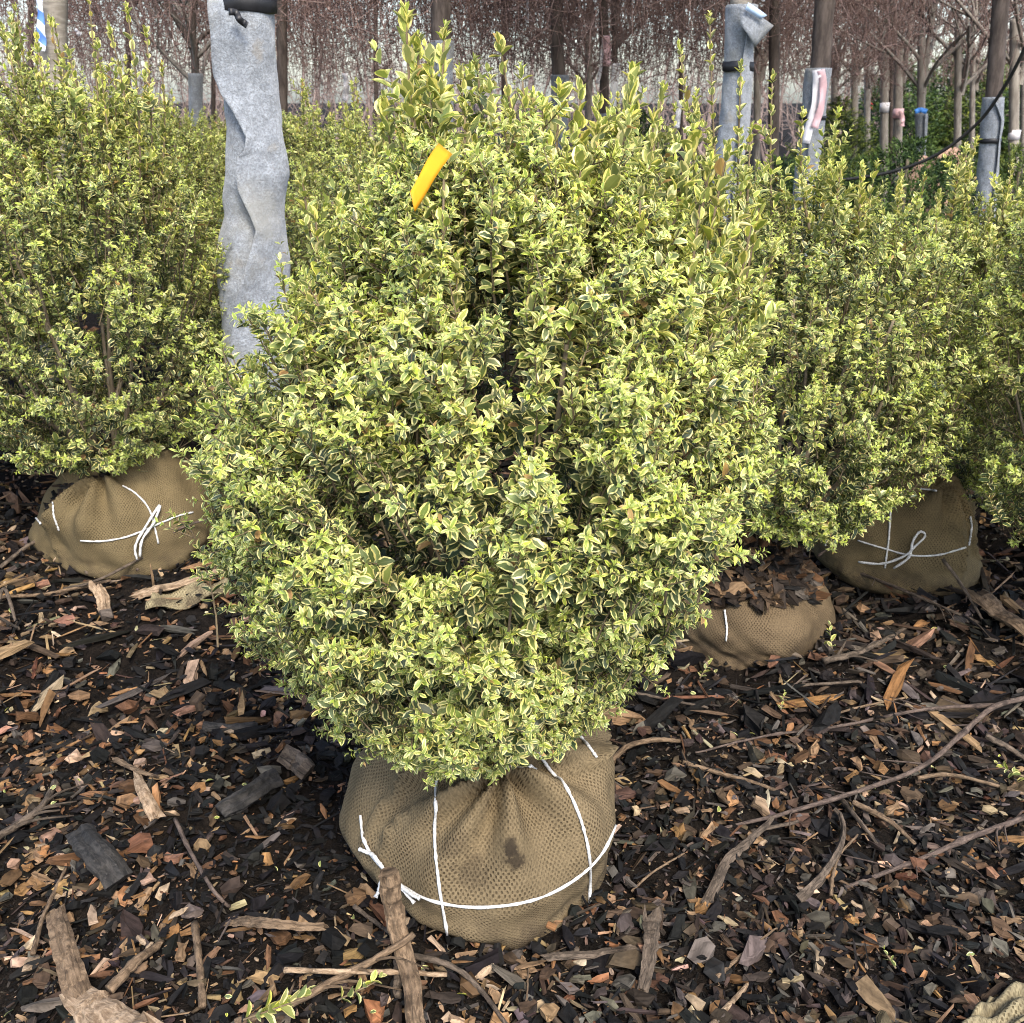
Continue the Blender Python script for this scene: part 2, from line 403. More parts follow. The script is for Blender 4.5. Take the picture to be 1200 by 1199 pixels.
def curve_pts(P0, D0, D1, L, t):
    """quadratic shoots: P0,D0,D1 (S,3), L (S,), t (S,K) -> pos, tangent"""
    t_ = t[..., None]
    p = P0[:, None] + L[:, None, None] * (D0[:, None] * t_ + (D1 - D0)[:, None] * t_ ** 2 / 2)
    a = nrm(D0[:, None] + (D1 - D0)[:, None] * t_)
    return p, a
def shoot_leaves(r, P0, D0, D1, L, K, t0, llen, wrat, ang, age, yel, curl=0.25, cup=0.18, jit=0.22, tipscale=0.55, flat=0.0):
    """opposite, crosswise leaf pairs; ang/age are (base, tip) pairs"""
    S = len(P0)
    t = np.linspace(t0, 1.0, K)[None] + r.normal(size=(S, K)) * 0.012
    p, a = curve_pts(P0, D0, D1, L, t)
    ref = nrm(r.normal(size=(S, 1, 3))); s1 = nrm(np.cross(a, ref)); s2 = np.cross(a, s1)
    odd = (np.arange(K) % 2)[None, :, None]
    s = np.where(odd == 0, s1, s2)
    out = []
    g = np.clip((t - t0) / (1 - t0), 0, 1)
    ls = np.exp(r.normal(size=(S, 1)) * .16); da = r.normal(size=(S, 1)) * .13; rs = r.random((S, 1))
    for sg in (1, -1):
        an = np.radians(ang[0] + (ang[1] - ang[0]) * g ** 1.5 + r.normal(size=(S, K)) * 11)
        sd_ = nrm(sg * s + r.normal(size=(S, K, 3)) * jit)
        d = a * np.cos(an)[..., None] + sd_ * np.sin(an)[..., None]
        n = a + r.normal(size=(S, K, 3)) * 0.25 + np.array([0, 0, 0.25 + flat])
        ln = llen * (1 - (1 - tipscale) * g ** 3) * r.uniform(0.72, 1.18, (S, K)) * ls
        ag = np.clip(age[0] + (age[1] - age[0]) * g ** 2.2 + da + r.normal(size=(S, K)) * 0.10, 0, 1)
        ye = np.clip(yel + r.normal(size=(S, K)) * 0.15, 0, 1) * (0.35 + 0.65 * g) if yel > 0 else np.clip(r.normal(size=(S, K)) * 0.06 + 0.02, 0, 0.5)
        rn = r.random((S, K))
        out.append(dict(p=p.reshape(-1, 3), d=d.reshape(-1, 3), n=n.reshape(-1, 3), len=ln.ravel(), wid=(ln * wrat * r.uniform(0.85, 1.15, (S, K))).ravel(),
                        curl=(curl + r.normal(size=(S, K)) * 0.22).ravel(), cup=(cup + r.normal(size=(S, K)) * 0.10).ravel(),
                        tint=np.stack([ag, rn, ye, np.ones_like(ag)], -1).reshape(-1, 4)))
    return cat_b(out)

def grow_shrub(seed, z0, z1, prof, n_shoots, lead_tips=(), lead_y=0.0, rx=1.0, ry=1.0, lump=0.10, hi=False, nclump=90, leaf=0.021, nlat=3, front_only=False, yelz=(0.78, 1.0), shoulder=0.0, taper=0.0):
    """variegated box about the z axis. prof: list of (fraction of height, radius). Returns leaf dicts, twig tubes, stems"""
    r = np.random.default_rng(seed)
    pf = np.array(prof); ph = r.uniform(0, 6.28, 8); kk = r.integers(2, 7, 8); kz = r.uniform(3, 11, 8)
    def rad(f, th):
        R = np.interp(f, pf[:, 0], pf[:, 1]) * (1 - shoulder * np.interp(f, (.70, .80, .95, 1), (0, 1, .6, 0)) * np.clip(-np.cos(th) * 1.6, 0, 1)) * (1 - taper * np.interp(f, (.1, .3, .52), (1, 1, 0)) * np.clip(np.cos(th) * 1.5, 0, 1))
        m = np.zeros_like(R)
        for i in range(8): m = m + np.sin(kk[i] * th + kz[i] * f + ph[i])
        return R * (1 + lump * m / 2.2)
    def surf(n):
        f = r.random(n * 6); th = r.uniform(0, 6.283, n * 6)
        if front_only:                                        # bias to the side that faces the path
            w0 = np.where(np.sin(th) < 0.35, 1.0, 0.32)
        else: w0 = 1.0
        R = rad(f, th); dR = np.interp(np.minimum(f + .03, 1), pf[:, 0], pf[:, 1]) - np.interp(np.maximum(f - .03, 0), pf[:, 0], pf[:, 1])
        w = R * np.sqrt((z1 - z0) ** 2 + (dR / 0.06) ** 2) * w0; w /= w.sum()
        i = r.choice(n * 6, n, replace=False, p=w)
        return f[i], th[i], R[i]
    def xyz(f, th, R): return np.stack([R * np.cos(th) * rx, R * np.sin(th) * ry, z0 + (z1 - z0) * f], -1)
    fc, tc, Rc = surf(nclump); CC = xyz(fc, tc, Rc) * 1.0
    f, th, R = surf(n_shoots); P = xyz(f, th, R)
    near = np.argmin(((P[:, None] - CC[None]) ** 2).sum(-1), 1)
    k = r.uniform(0.12, 0.40, n_shoots)[:, None]
    inset = 1 - 0.30 * r.random(n_shoots) ** 1.7 + np.where(r.random(n_shoots) < .22, r.uniform(.02, .15, n_shoots), 0)
    P[:, :2] *= inset[:, None]
    P = P + (CC[near] - P) * k
    up_ = (r.random(n_shoots) < .30) & (f > .6); P[:, 2] += np.where(up_, r.uniform(.01, .085, n_shoots), 0)
    radl = np.stack([np.cos(th), np.sin(th), np.zeros_like(th)], -1)
    upw = np.array([[0, 0, 1.0]])
    D1 = nrm(radl * (0.95 - 0.62 * f)[:, None] + upw * (0.10 + 1.0 * f)[:, None] + r.normal(size=(n_shoots, 3)) * 0.24)
    D0 = nrm(radl * (0.65 - 0.45 * f)[:, None] + upw * (0.55 + 0.6 * f)[:, None] + r.normal(size=(n_shoots, 3)) * 0.20)
    L = r.uniform(0.10, 0.20, n_shoots)
    P0 = P - (D0 + D1) / 2 * L[:, None]
    B = []; tw = []
    yz = lambda fr: float(np.interp(fr, yelz, (0, 1)))
    low = f < yelz[0]
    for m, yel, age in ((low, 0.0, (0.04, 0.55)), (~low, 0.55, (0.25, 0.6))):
        if m.sum() == 0: continue
        B.append(shoot_leaves(r, P0[m], D0[m], D1[m], L[m], 13, 0.25, leaf, 0.50, (68, 34), age, yel))
        # terminal tufts of new leaves
        B.append(shoot_leaves(r, (P0 + (D0 + D1) / 2 * L[:, None])[m], D1[m], D1[m], np.full(m.sum(), 0.014), 5, 0.0, leaf * 0.66, 0.34, (72, 22), (0.75, 1.0), yel * 0.8, curl=0.5, cup=0.12))
    tt = np.linspace(0, 1, 5)[None] * np.ones((n_shoots, 1))
    pp, _ = curve_pts(P0, D0, D1, L, tt); tw.append((pp, np.linspace(0.0019, 0.0009, 5)[None] * np.ones((n_shoots, 1))))
    # laterals: short side shoots carrying the lime tufts
    for j in range(nlat):
        t = r.uniform(0.42, 0.97, n_shoots)[:, None]
        q, a = curve_pts(P0, D0, D1, L, t); q = q[:, 0]; a = a[:, 0]
        s = nrm(np.cross(a, r.normal(size=(n_shoots, 3))))
        d = nrm(a * 0.75 + s * 0.8 + upw * 0.12 + radl * 0.25); d1 = nrm(d + upw * 0.25 + radl * 0.2)
        Ll = r.uniform(0.018, 0.050, n_shoots)
        yv = 0.0 if j else 0.06
        B.append(shoot_leaves(r, q, d, d1, Ll, 4, 0.3, leaf * 0.80, 0.46, (60, 40), (0.10, 0.75), yv))
        e = q + (d + d1) / 2 * Ll[:, None]
        ok = r.random(n_shoots) < 0.85
        B.append(shoot_leaves(r, e[ok], d1[ok], d1[ok], np.full(ok.sum(), 0.012), 4, 0.0, leaf * 0.60, 0.33, (78, 24), (0.75, 1.0), 0.0, curl=0.55, cup=0.12))
        p3, _ = curve_pts(q, d, d1, Ll, np.linspace(0, 1, 3)[None] * np.ones((n_shoots, 1)))
        tw.append((p3, np.linspace(0.0012, 0.0007, 3)[None] * np.ones((n_shoots, 1))))
    # older wood inside, leafed with mature leaves only
    m_ = n_shoots // 3; f, th, R = surf(m_); P = xyz(f, th, R * r.uniform(0.45, 0.78, m_))
    rd = np.stack([np.cos(th), np.sin(th), np.zeros(m_)], -1); Dm = nrm(rd * 0.7 + upw * 0.8 + r.normal(size=(m_, 3)) * 0.3); Lm = r.uniform(0.10, 0.16, m_)
    B.append(shoot_leaves(r, P - Dm * Lm[:, None], Dm, Dm, Lm, 9, 0.1, leaf * 1.05, 0.52, (75, 50), (0.0, 0.1), 0.0))
    # long leaders standing out of the top
    if len(lead_tips):
        tip = np.array(lead_tips, float); S = len(tip)
        L2 = r.uniform(0.24, 0.40, S)
        lean = np.stack([tip[:, 0], tip[:, 1], np.zeros(S)], -1) * 0.7
        Da = nrm(lean * 0.9 + upw + r.normal(size=(S, 3)) * 0.12); Db = nrm(lean * 0.25 + upw + r.normal(size=(S, 3)) * 0.10)
        Q0 = tip - (Da + Db) / 2 * L2[:, None]
        B.append(shoot_leaves(r, Q0, Da, Db, L2, 17, 0.12, leaf * 1.34, 0.54, (50, 22), (0.25, 0.6), 0.85, curl=0.05, cup=0.30, jit=0.12, tipscale=0.75))
        B.append(shoot_leaves(r, tip, Db, Db, np.full(S, 0.018), 5, 0.0, leaf * 0.85, 0.42, (50, 14), (0.6, 0.9), 0.7, curl=0.25, cup=0.2))
        pp, _ = curve_pts(Q0, Da, Db, L2, np.linspace(0, 1, 8)[None] * np.ones((S, 1)))
        tw.append((pp, np.linspace(0.0032, 0.0016, 8)[None] * np.ones((S, 1))))
        for j in range(6):                                        # side sprigs on the leaders
            t = r.uniform(0.25, 0.8, S)[:, None]; q, a = curve_pts(Q0, Da, Db, L2, t); q = q[:, 0]; a = a[:, 0]
            s = nrm(np.cross(a, r.normal(size=(S, 3)))); d = nrm(a + s * 0.7); Ll = r.uniform(0.05, 0.10, S)
            B.append(shoot_leaves(r, q, d, nrm(d + upw * .5), Ll, 6, 0.2, leaf * 1.05, 0.50, (55, 25), (0.3, 0.8), 0.6))
    # branches from the crown of the root ball
    stems = []
    for i in range(9):
        th_ = i / 9 * 6.283 + r.uniform(-.3, .3); f_ = r.uniform(0.45, 0.9); R_ = float(rad(np.array([f_]), np.array([th_]))[0]) * 0.72
        e = np.array([R_ * math.cos(th_) * rx, R_ * math.sin(th_) * ry, z0 + (z1 - z0) * f_]); b = np.array([0.03 * math.cos(th_), 0.03 * math.sin(th_), z0 - 0.06])
        m = b * 0.45 + e * 0.55; m[2] = b[2] + (e[2] - b[2]) * 0.45; m += r.normal(size=3) * 0.02
        stems.append((smooth_path([b, (b + m) / 2 + r.normal(size=3) * .012, m, e], 12), np.linspace(0.010, 0.003, 12)))
    return cat_b(B), tw, stems

def shrub_parts(root, B, tw, stems, off, hi_mask=None, mat=None):
    off = np.array(off)
    B['p'] = B['p'] + off
    parts = []
    if hi_mask is not None:
        parts = [leaf_geo(sel_b(B, hi_mask == k), k) for k in (0, 1, 2)]
    else: parts = [leaf_geo(B, 1)]
    fo = obj('foliage', leaf_mesh('foliage', parts), mat or M_LEAF, root, 'stuff')
    g = [tubes(p + off, r_, 3, caps=False) for p, r_ in tw]
    V, T = merge(g); obj('twigs', np_mesh('twigs', V, T), M_TWIG, root, 'stuff')
    for p, r_ in stems:
        V, T = tubes(p + off, r_, 7); obj('stem', np_mesh('stem', V, T), M_STEM, root)
    return fo

# ------------------------------------------------------------------ burlap root balls
BALLS = []
def ball_mesh(cx, cy, rx, ry, h, zb, pinch, seed, pleat=0.02, npl=9, lump=0.05, nu=132, nv=76):
    r = np.random.default_rng(seed)
    th = np.linspace(0, 2 * math.pi, nu + 1); ph = np.linspace(0.001, math.pi - 0.001, nv + 1)
    TH, PH = np.meshgrid(th, ph)
    D = np.stack([np.sin(PH) * np.cos(TH), np.sin(PH) * np.sin(TH), np.cos(PH)], -1)
    sq = lambda x, e: np.sign(x) * np.abs(x) ** e
    rr = np.ones_like(TH)
    for _ in range(9):
        k = r.normal(size=3) * 2.6; rr += lump * 0.55 * np.sin(D @ k + r.uniform(0, 6.28))
    for _ in range(14):
        k = r.normal(size=3) * 9; rr += lump * 0.10 * np.sin(D @ k + r.uniform(0, 6.28))
    pd = nrm(np.array(pinch, float)); e1 = nrm(np.cross(pd, [0.3, 0.1, 1.0])); e2 = np.cross(pd, e1)
    a = np.arccos(np.clip(D @ pd, -1, 1)); psi = np.arctan2(D @ e2, D @ e1)
    fold = np.sin(npl * psi + 1.6 * np.sin(2 * psi + seed) + a * 1.3)
    fold = np.sign(fold) * np.abs(fold) ** 0.7
    rr += pleat / 0.2 * fold * np.exp(-(a / 0.75) ** 2) * np.clip(a / 0.18, 0, 1)
    rr -= 0.10 * np.exp(-(a / 0.16) ** 2)
    # sharp drapery creases wandering away from the pinch
    for _ in range(5):
        p0 = r.uniform(-3.1, 3.1); w = r.uniform(0.035, 0.075)
        dd = np.angle(np.exp(1j * (psi - p0 - 0.35 * np.sin(2.2 * a + r.uniform(0, 6)))))
        rr += 0.095 * np.exp(-(dd / w) ** 2) * np.exp(-((a - 0.8) / 0.6) ** 2) * np.where(dd > 0, 1, 0.4)
    sx = np.where(D[..., 2] > 0, np.sqrt(np.maximum(1 - np.abs(D[..., 2]) ** 1.75, 0)), np.maximum(1 - np.abs(D[..., 2]) ** 5.0, 0) ** 0.45); ca = np.stack([np.cos(TH), np.sin(TH)], -1)
    X = cx + rx * sx * ca[..., 0] * rr; Y = cy + ry * sx * ca[..., 1] * rr
    Z = zb + h * 0.38 + np.where(D[..., 2] > 0, h * 0.62, h * 0.38) * sq(D[..., 2], 0.9) * np.clip(rr, .7, 1.3)
    Z = np.maximum(Z, zb)
    V = np.stack([X, Y, Z], -1).reshape(-1, 3)
    i = np.arange((nu + 1) * (nv + 1)).reshape(nv + 1, nu + 1); A, B_, C, E = i[:-1, :-1], i[1:, :-1], i[1:, 1:], i[:-1, 1:]
    T = np.concatenate([np.stack([A, B_, C], -1).reshape(-1, 3), np.stack([A, C, E], -1).reshape(-1, 3)])
    U = np.stack([TH * rx, PH * (h * 0.5 + rx) * 0.5], -1).reshape(-1, 2)
    BALLS.append((cx, cy, max(rx, ry)))
    return V, T, U[T.ravel()]

def add_ball(root, spec, mat, name='root_ball'):
    V, T, uv = ball_mesh(**spec)
    bvh = BVHTree.FromPolygons([Vector(v) for v in V], [tuple(int(k) for k in t) for t in T])
    o = obj(name, np_mesh(name, V, T, uv), mat, root)
    return o, bvh
def twine(parent, bvh, path, rad=0.0024, n=60, lift=0.0012, name='twine', hang=0.0, mat=None, world=None):
    """twine laid over the ball: path of picture points cast onto the cloth"""
    pts = []; last = None
    sp = smooth_path(np.array(path, float), n)
    for q in sp:
        d = ray(q[0], q[1]); hit = bvh.ray_cast(Vector(CAMP), Vector(d))
        if hit[0] is not None:
            last = (hit[0] - Vector(CAMP)).length; P = np.array(hit[0]) + np.array(hit[1]) * np.sign(-np.dot(hit[1], d)) * (lift + rad * 0.6)
            P -= d * hang
        else:
            if last is None:
                for q2 in sp:
                    h2 = bvh.ray_cast(Vector(CAMP), Vector(ray(q2[0], q2[1])))
                    if h2[0] is not None: last = (h2[0] - Vector(CAMP)).length; break
            if hang == 0: continue
            P = CAMP + d * ((last or 1.6) - hang)
        pts.append(P)
    pts = smooth_path(np.array(pts)[::2], n) if len(pts) > 6 else np.array(pts); n = len(pts)
    for _ in range(2): pts[1:-1] = (pts[:-2] + 2 * pts[1:-1] + pts[2:]) / 4
    V, T = tubes(pts, rad * (1 + .16 * np.random.default_rng(n).normal(size=n)), 7, rough=.08)
    return obj(name, np_mesh(name, V, T), mat or M_TWINE, parent)

# ------------------------------------------------------------------ main shrub
SX, SY = 0.0, 1.375
b0 = at_y(576, 1000, SY); SX = float(b0[0])
main = empty('boxwood_shrub', (SX, SY, 0), 'large variegated boxwood in front, its burlap root ball tied with white twine', 'shrub', 'variegated boxwood shrubs')
pin = np.array([0.10, -0.55, 0.80])
ball1, bvh1 = add_ball(main, dict(cx=SX, cy=SY, rx=0.220, ry=0.213, h=0.34, zb=-0.03, pinch=pin, seed=4, pleat=0.034, npl=9, lump=0.055), None)
STN = [np.array(bvh1.ray_cast(Vector(CAMP), Vector(ray(*q)))[0]) for q in ((597, 992), (606, 1008), (552, 1022), (530, 992))]
ball1.data.materials.append(mat_burlap("burlap_front", stain=[(q[0] - SX, q[1] - SY, q[2], w, f) for q, w, f in zip(STN, (0.016, 0.019, 0.030, 0.026), (.92, .88, .5, .4))]))
for path in ([(424, 955), (428, 985), (445, 1012), (480, 1042), (520, 1058), (575, 1062), (630, 1052), (675, 1028), (705, 998), (722, 962), (727, 945)],
             [(528, 835), (515, 885), (511, 930), (510, 975), (515, 1035), (524, 1088), (528, 1106)],
             [(615, 850), (640, 895), (660, 920), (680, 960), (690, 1010), (688, 1070), (684, 1092)],
             [(548, 906), (575, 902), (600, 899), (630, 900)],
             [(655, 852), (675, 860), (700, 890)]):
    twine(main, bvh1, path)
kn = [twine(main, bvh1, p, 0.0032, 24, 0.003, 'twine_knot', 0.004) for p in
      ([(424, 994), (440, 1002), (452, 1018)], [(440, 1052), (446, 1040), (452, 1022), (470, 1036), (492, 1060)], [(452, 1018), (476, 1040), (496, 1052)])]

tips_px = [(476, 28, 1.40), (520, 48, 1.42), (588, 66, 1.45), (612, 95, 1.40), (560, 88, 1.5), (680, 116, 1.42), (452, 128, 1.46), (500, 105, 1.5), (640, 140, 1.36),
           (741, 98, 1.46), (775, 118, 1.50), (700, 160, 1.36), (720, 190, 1.34), (830, 205, 1.38), (870, 215, 1.42), (790, 180, 1.48), (545, 130, 1.38), (600, 150, 1.44), (660, 175, 1.5),
           (420, 215, 1.48), (355, 215, 1.50), (880, 265, 1.40), (905, 300, 1.44), (400, 250, 1.40), (480, 200, 1.36), (760, 200, 1.40), (535, 320, 1.20), (500, 330, 1.21), (575, 175, 1.35), (490, 60, 1.44), (505, 78, 1.38), (540, 95, 1.46), (575, 110, 1.40), (625, 128, 1.47), (655, 120, 1.40), (700, 128, 1.46), (735, 150, 1.38), (810, 165, 1.44), (850, 190, 1.36), (470, 150, 1.40), (440, 190, 1.44), (765, 150, 1.36), (680, 200, 1.30), (610, 190, 1.28), (520, 210, 1.26), (820, 240, 1.32), (890, 240, 1.46), (370, 260, 1.44), (750, 235, 1.26)]
lead = [at_y(*t) - np.array([SX, SY, 0]) for t in tips_px]
prof1 = [(0, 0.12), (0.05, 0.24), (0.15, 0.305), (0.28, 0.352), (0.42, 0.395), (0.55, 0.40), (0.68, 0.365), (0.83, 0.275), (0.94, 0.17), (1.0, 0.07)]
B, tw, stems = grow_shrub(17, 0.295, 1.15, prof1, 1400, lead, rx=0.99, ry=0.95, lump=0.055, nclump=130, leaf=0.0215, nlat=3, front_only=True, yelz=(0.62, 1.0), shoulder=0.30, taper=0.20)
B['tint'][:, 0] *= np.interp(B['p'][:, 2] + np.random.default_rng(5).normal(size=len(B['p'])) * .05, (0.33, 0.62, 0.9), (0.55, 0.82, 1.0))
Pw = B['p'] + np.array([SX, SY, 0])
front = np.where(B['p'][:, 1] < 0.10, np.where(B['len'] > 0.0178, 2, np.where(B['len'] > 0.0115, 1, 0)), 0)
# the leaves that show largest become parts of their own
tocam = nrm(CAMP - Pw); facing = np.abs((nrm(B['n']) * tocam).sum(-1))
rc = np.hypot(B['p'][:, 0] / .99, B['p'][:, 1] / .95); Rh = np.interp((B['p'][:, 2] - 0.295) / 0.855, [p[0] for p in prof1], [p[1] for p in prof1])
score = B['len'] * B['wid'] * facing * np.clip((rc / np.maximum(Rh, .05) - 0.78) * 4, 0, 1) * (B['p'][:, 1] < -0.02)
pick = np.argsort(-score)[:1400]; pick = np.random.default_rng(2).choice(pick, 300, replace=False)
single = sel_b(B, pick); keep = np.ones(len(score), bool); keep[pick] = False
B = sel_b(B, keep); front = front[keep]
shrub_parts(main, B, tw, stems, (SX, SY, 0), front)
# shared leaf meshes: unit leaf along x, upper side +z
LMESH = []
_r = np.random.default_rng(9)
for k in range(16):
    yk = 0.75 if k >= 12 else 0.03
    Bk = dict(p=np.zeros((1, 3)), d=np.array([[1.0, 0, 0]]), n=np.array([[0, 0, 1.0]]), len=np.ones(1), wid=np.array([0.50]), curl=np.array([_r.uniform(0, .4)]), cup=np.array([_r.uniform(.08, .3)]),
              tint=np.array([[_r.uniform(0, 0.25) if k < 9 else _r.uniform(.3, .7), _r.random(), yk, 1]]))
    me = leaf_mesh('leaf', [leaf_geo(Bk, 2)]); me.materials.append(M_LEAF); LMESH.append(me)
def add_leaf(name, p, d, n, ln, me, parent, base):
    d = nrm(d); n = nrm(n - (n @ d) * d); s = np.cross(n, d)
    M = Matrix(((d[0] * ln, s[0] * ln, n[0] * ln, p[0] - base[0]), (d[1] * ln, s[1] * ln, n[1] * ln, p[1] - base[1]), (d[2] * ln, s[2] * ln, n[2] * ln, p[2] - base[2]), (0, 0, 0, 1)))
    o = bpy.data.objects.new(name, me); COL.objects.link(o); o.parent = parent; o.matrix_basis = M
    return o
for i in range(len(pick)):
    y = single['tint'][i, 2] > 0.35
    add_leaf('leaf', single['p'][i], single['d'][i], single['n'][i], single['len'][i], LMESH[random.randrange(12, 16) if y else random.randrange(12)], main, (0, 0, 0))

# ------------------------------------------------------------------ neighbouring shrubs (three grown forms, re-used turned and scaled)
prof2 = [(0, 0.12), (0.06, 0.26), (0.2, 0.36), (0.4, 0.42), (0.6, 0.42), (0.75, 0.37), (0.88, 0.27), (1.0, 0.10)]
FORMS = []
for k, (sd_, pr, z0, z1, ntip) in enumerate([(21, prof2, 0.29, 1.26, 16), (22, prof2, 0.31, 1.12, 14), (23, prof1, 0.30, 1.20, 12)]):
    r = np.random.default_rng(sd_ + 50)
    tips = []
    for _ in range(ntip):
        q = r.uniform(0, 6.28); w = r.uniform(0.02, 0.30); tips.append((w * math.cos(q), w * math.sin(q), z1 + r.uniform(0.0, 0.20) - w * 0.25))
    Bk, tk, sk = grow_shrub(sd_, z0, z1, pr, 780, tips, lump=0.06, nclump=110, leaf=0.0225, nlat=2, yelz=(0.48, 1.0))
    FORMS.append((Bk, tk, sk))
FM = {}
def neighbour(px, py, Y, form, rot, sc, label, ball=None, mat=None, xy=None, squash=1.0, name='boxwood_shrub'):
    p = at_y(px, py, Y) if xy is None else np.array([*xy, 0])
    root = empty(name, (float(p[0]), float(p[1]), 0), label, 'shrub', 'variegated boxwood shrubs')
    if form not in FM:
        Bk, tk, sk = FORMS[form]
        sm_ = Bk['len'] < .0200; me = leaf_mesh('foliage', [leaf_geo(sel_b(Bk, sm_), 0), leaf_geo(sel_b(Bk, ~sm_), 1)]); me.materials.append(M_LEAF)
        V, T = merge([tubes(a, b, 3, caps=False) for a, b in tk]); mt = np_mesh('twigs', V, T); mt.materials.append(M_TWIG)
        ms = []
        for a, b in sk:
            V, T = tubes(a, b, 6); m_ = np_mesh('stem', V, T); m_.materials.append(M_STEM); ms.append(m_)
        FM[form] = (me, mt, ms)
    me, mt, ms = FM[form]
    for nm, m_, kd in [('foliage', me, 'stuff'), ('twigs', mt, 'stuff')] + [('stem', m_, None) for m_ in ms]:
        o = bpy.data.objects.new(nm, m_); COL.objects.link(o); o.parent = root; o.rotation_euler = (0, 0, rot); o.scale = (sc * squash, sc * squash, sc)
        if kd: o['kind'] = kd
    return root

M_BUR2 = mat_burlap("burlap_olive", (0.122, 0.094, 0.050), (0.042, 0.031, 0.016))
M_BUR3 = mat_burlap("burlap_dusty", (0.098, 0.072, 0.043), (0.036, 0.026, 0.015))
M_BUR4 = mat_burlap("burlap_pale", (0.20, 0.168, 0.10), (0.07, 0.055, 0.03))
M_BUR5 = mat_burlap("burlap_pink", (0.46, 0.30, 0.22), (0.2, 0.12, 0.08))

s2 = neighbour(128, 560, 2.66, 0, 0.4, 0.98, 'upright variegated boxwood whose tied root ball sits beside the grey felt-wrapped trunk')
p2 = at_y(142, 560, 2.66)
_, bv2 = add_ball(s2, dict(cx=p2[0], cy=2.66, rx=0.250, ry=0.25, h=0.34, zb=-0.03, pinch=(0.02, -0.55, 0.85), seed=9, pleat=0.026, npl=7, lump=0.06), M_BUR2)
for path in ([(95, 633), (120, 634), (145, 630), (172, 620), (205, 606), (228, 600)], [(62, 588), (64, 605), (70, 622)], [(143, 570), (160, 580), (176, 600), (186, 640)], [(38, 600), (48, 614)]):
    twine(s2, bv2, path, 0.0024, 40)
twine(s2, bv2, [(160, 655), (158, 640), (168, 620), (187, 592), (180, 612), (166, 632), (163, 655)], 0.0034, 40, 0.004, 'twine_bow', 0.012)

s3 = neighbour(905, 700, 2.24, 1, 2.2, 0.90, 'variegated boxwood behind the front shrub, its root ball half buried in mulch')
p3 = at_y(872, 700, 2.20)
_, bv3 = add_ball(s3, dict(cx=p3[0], cy=2.20, rx=0.195, ry=0.20, h=0.20, zb=-0.03, pinch=(-0.3, -0.2, 0.9), seed=15, pleat=0.014, npl=7, lump=0.05), M_BUR3)
twine(s3, bv3, [(850, 716), (852, 732), (851, 752)], 0.0022, 24)

s4 = neighbour(1115, 600, 2.66, 2, 1.1, 0.79, 'variegated boxwood above the root ball with a looped white twine bow')
p4 = at_y(1055, 610, 2.54)
_, bv4 = add_ball(s4, dict(cx=p4[0], cy=2.54, rx=0.203, ry=0.20, h=0.33, zb=-0.03, pinch=(0.25, -0.45, 0.85), seed=27, pleat=0.022, npl=7, lump=0.06), M_BUR2)
for path in ([(1006, 633), (1035, 642), (1065, 650), (1100, 650), (1135, 640)], [(1041, 562), (1044, 595), (1042, 630), (1037, 668)], [(968, 640), (973, 622), (980, 612)], [(1078, 573), (1098, 576)], [(1137, 605), (1138, 622), (1134, 640)]):
    twine(s4, bv4, path, 0.0024, 40)
twine(s4, bv4, [(1007, 658), (1035, 660), (1062, 650), (1072, 640), (1084, 628), (1078, 623), (1070, 635), (1066, 652), (1044, 667)], 0.0029, 48, 0.004, 'twine_bow', 0.012)

neighbour(1296, 600, 2.10, 0, 3.0, 0.86, 'variegated boxwood cut off by the frame edge, foliage low beside the bow-tied ball')
neighbour(-150, 560, 2.7, 1, 0.9, 1.08, 'variegated boxwood cut off by the frame, crowding the upright boxwood on its outer side')
neighbour(215, 500, 4.3, 2, 4.0, 0.98, 'variegated boxwood showing just behind the grey felt wrap, nearest the forked tree')
neighbour(395, 500, 4.0, 0, 5.2, 0.90, 'variegated boxwood in the back row between felt-wrapped trunk and yellow tag')
neighbour(480, 500, 3.3, 1, 1.7, 1.0, 'variegated boxwood right behind the shrub with the yellow tag')
neighbour(310, 500, 5.4, 1, 2.7, 0.98, 'far variegated boxwood seen past the felt-wrapped trunk on its inner side')
neighbour(700, 500, 3.6, 2, 0.3, 0.88, 'variegated boxwood behind the front shrub, below the white hanging strip')
neighbour(1215, 500, 3.5, 1, 5.0, 0.76, 'variegated boxwood behind the right shrubs, below the cable-crossed wrapped trunk')
neighbour(30, 500, 4.2, 1, 3.6, 0.88, 'variegated boxwood below the smooth trunk with the blue striped ribbon')
neighbour(985, 500, 3.5, 2, 3.3, 0.62, 'variegated boxwood below the wrapped trunk with pink and white ribbons')

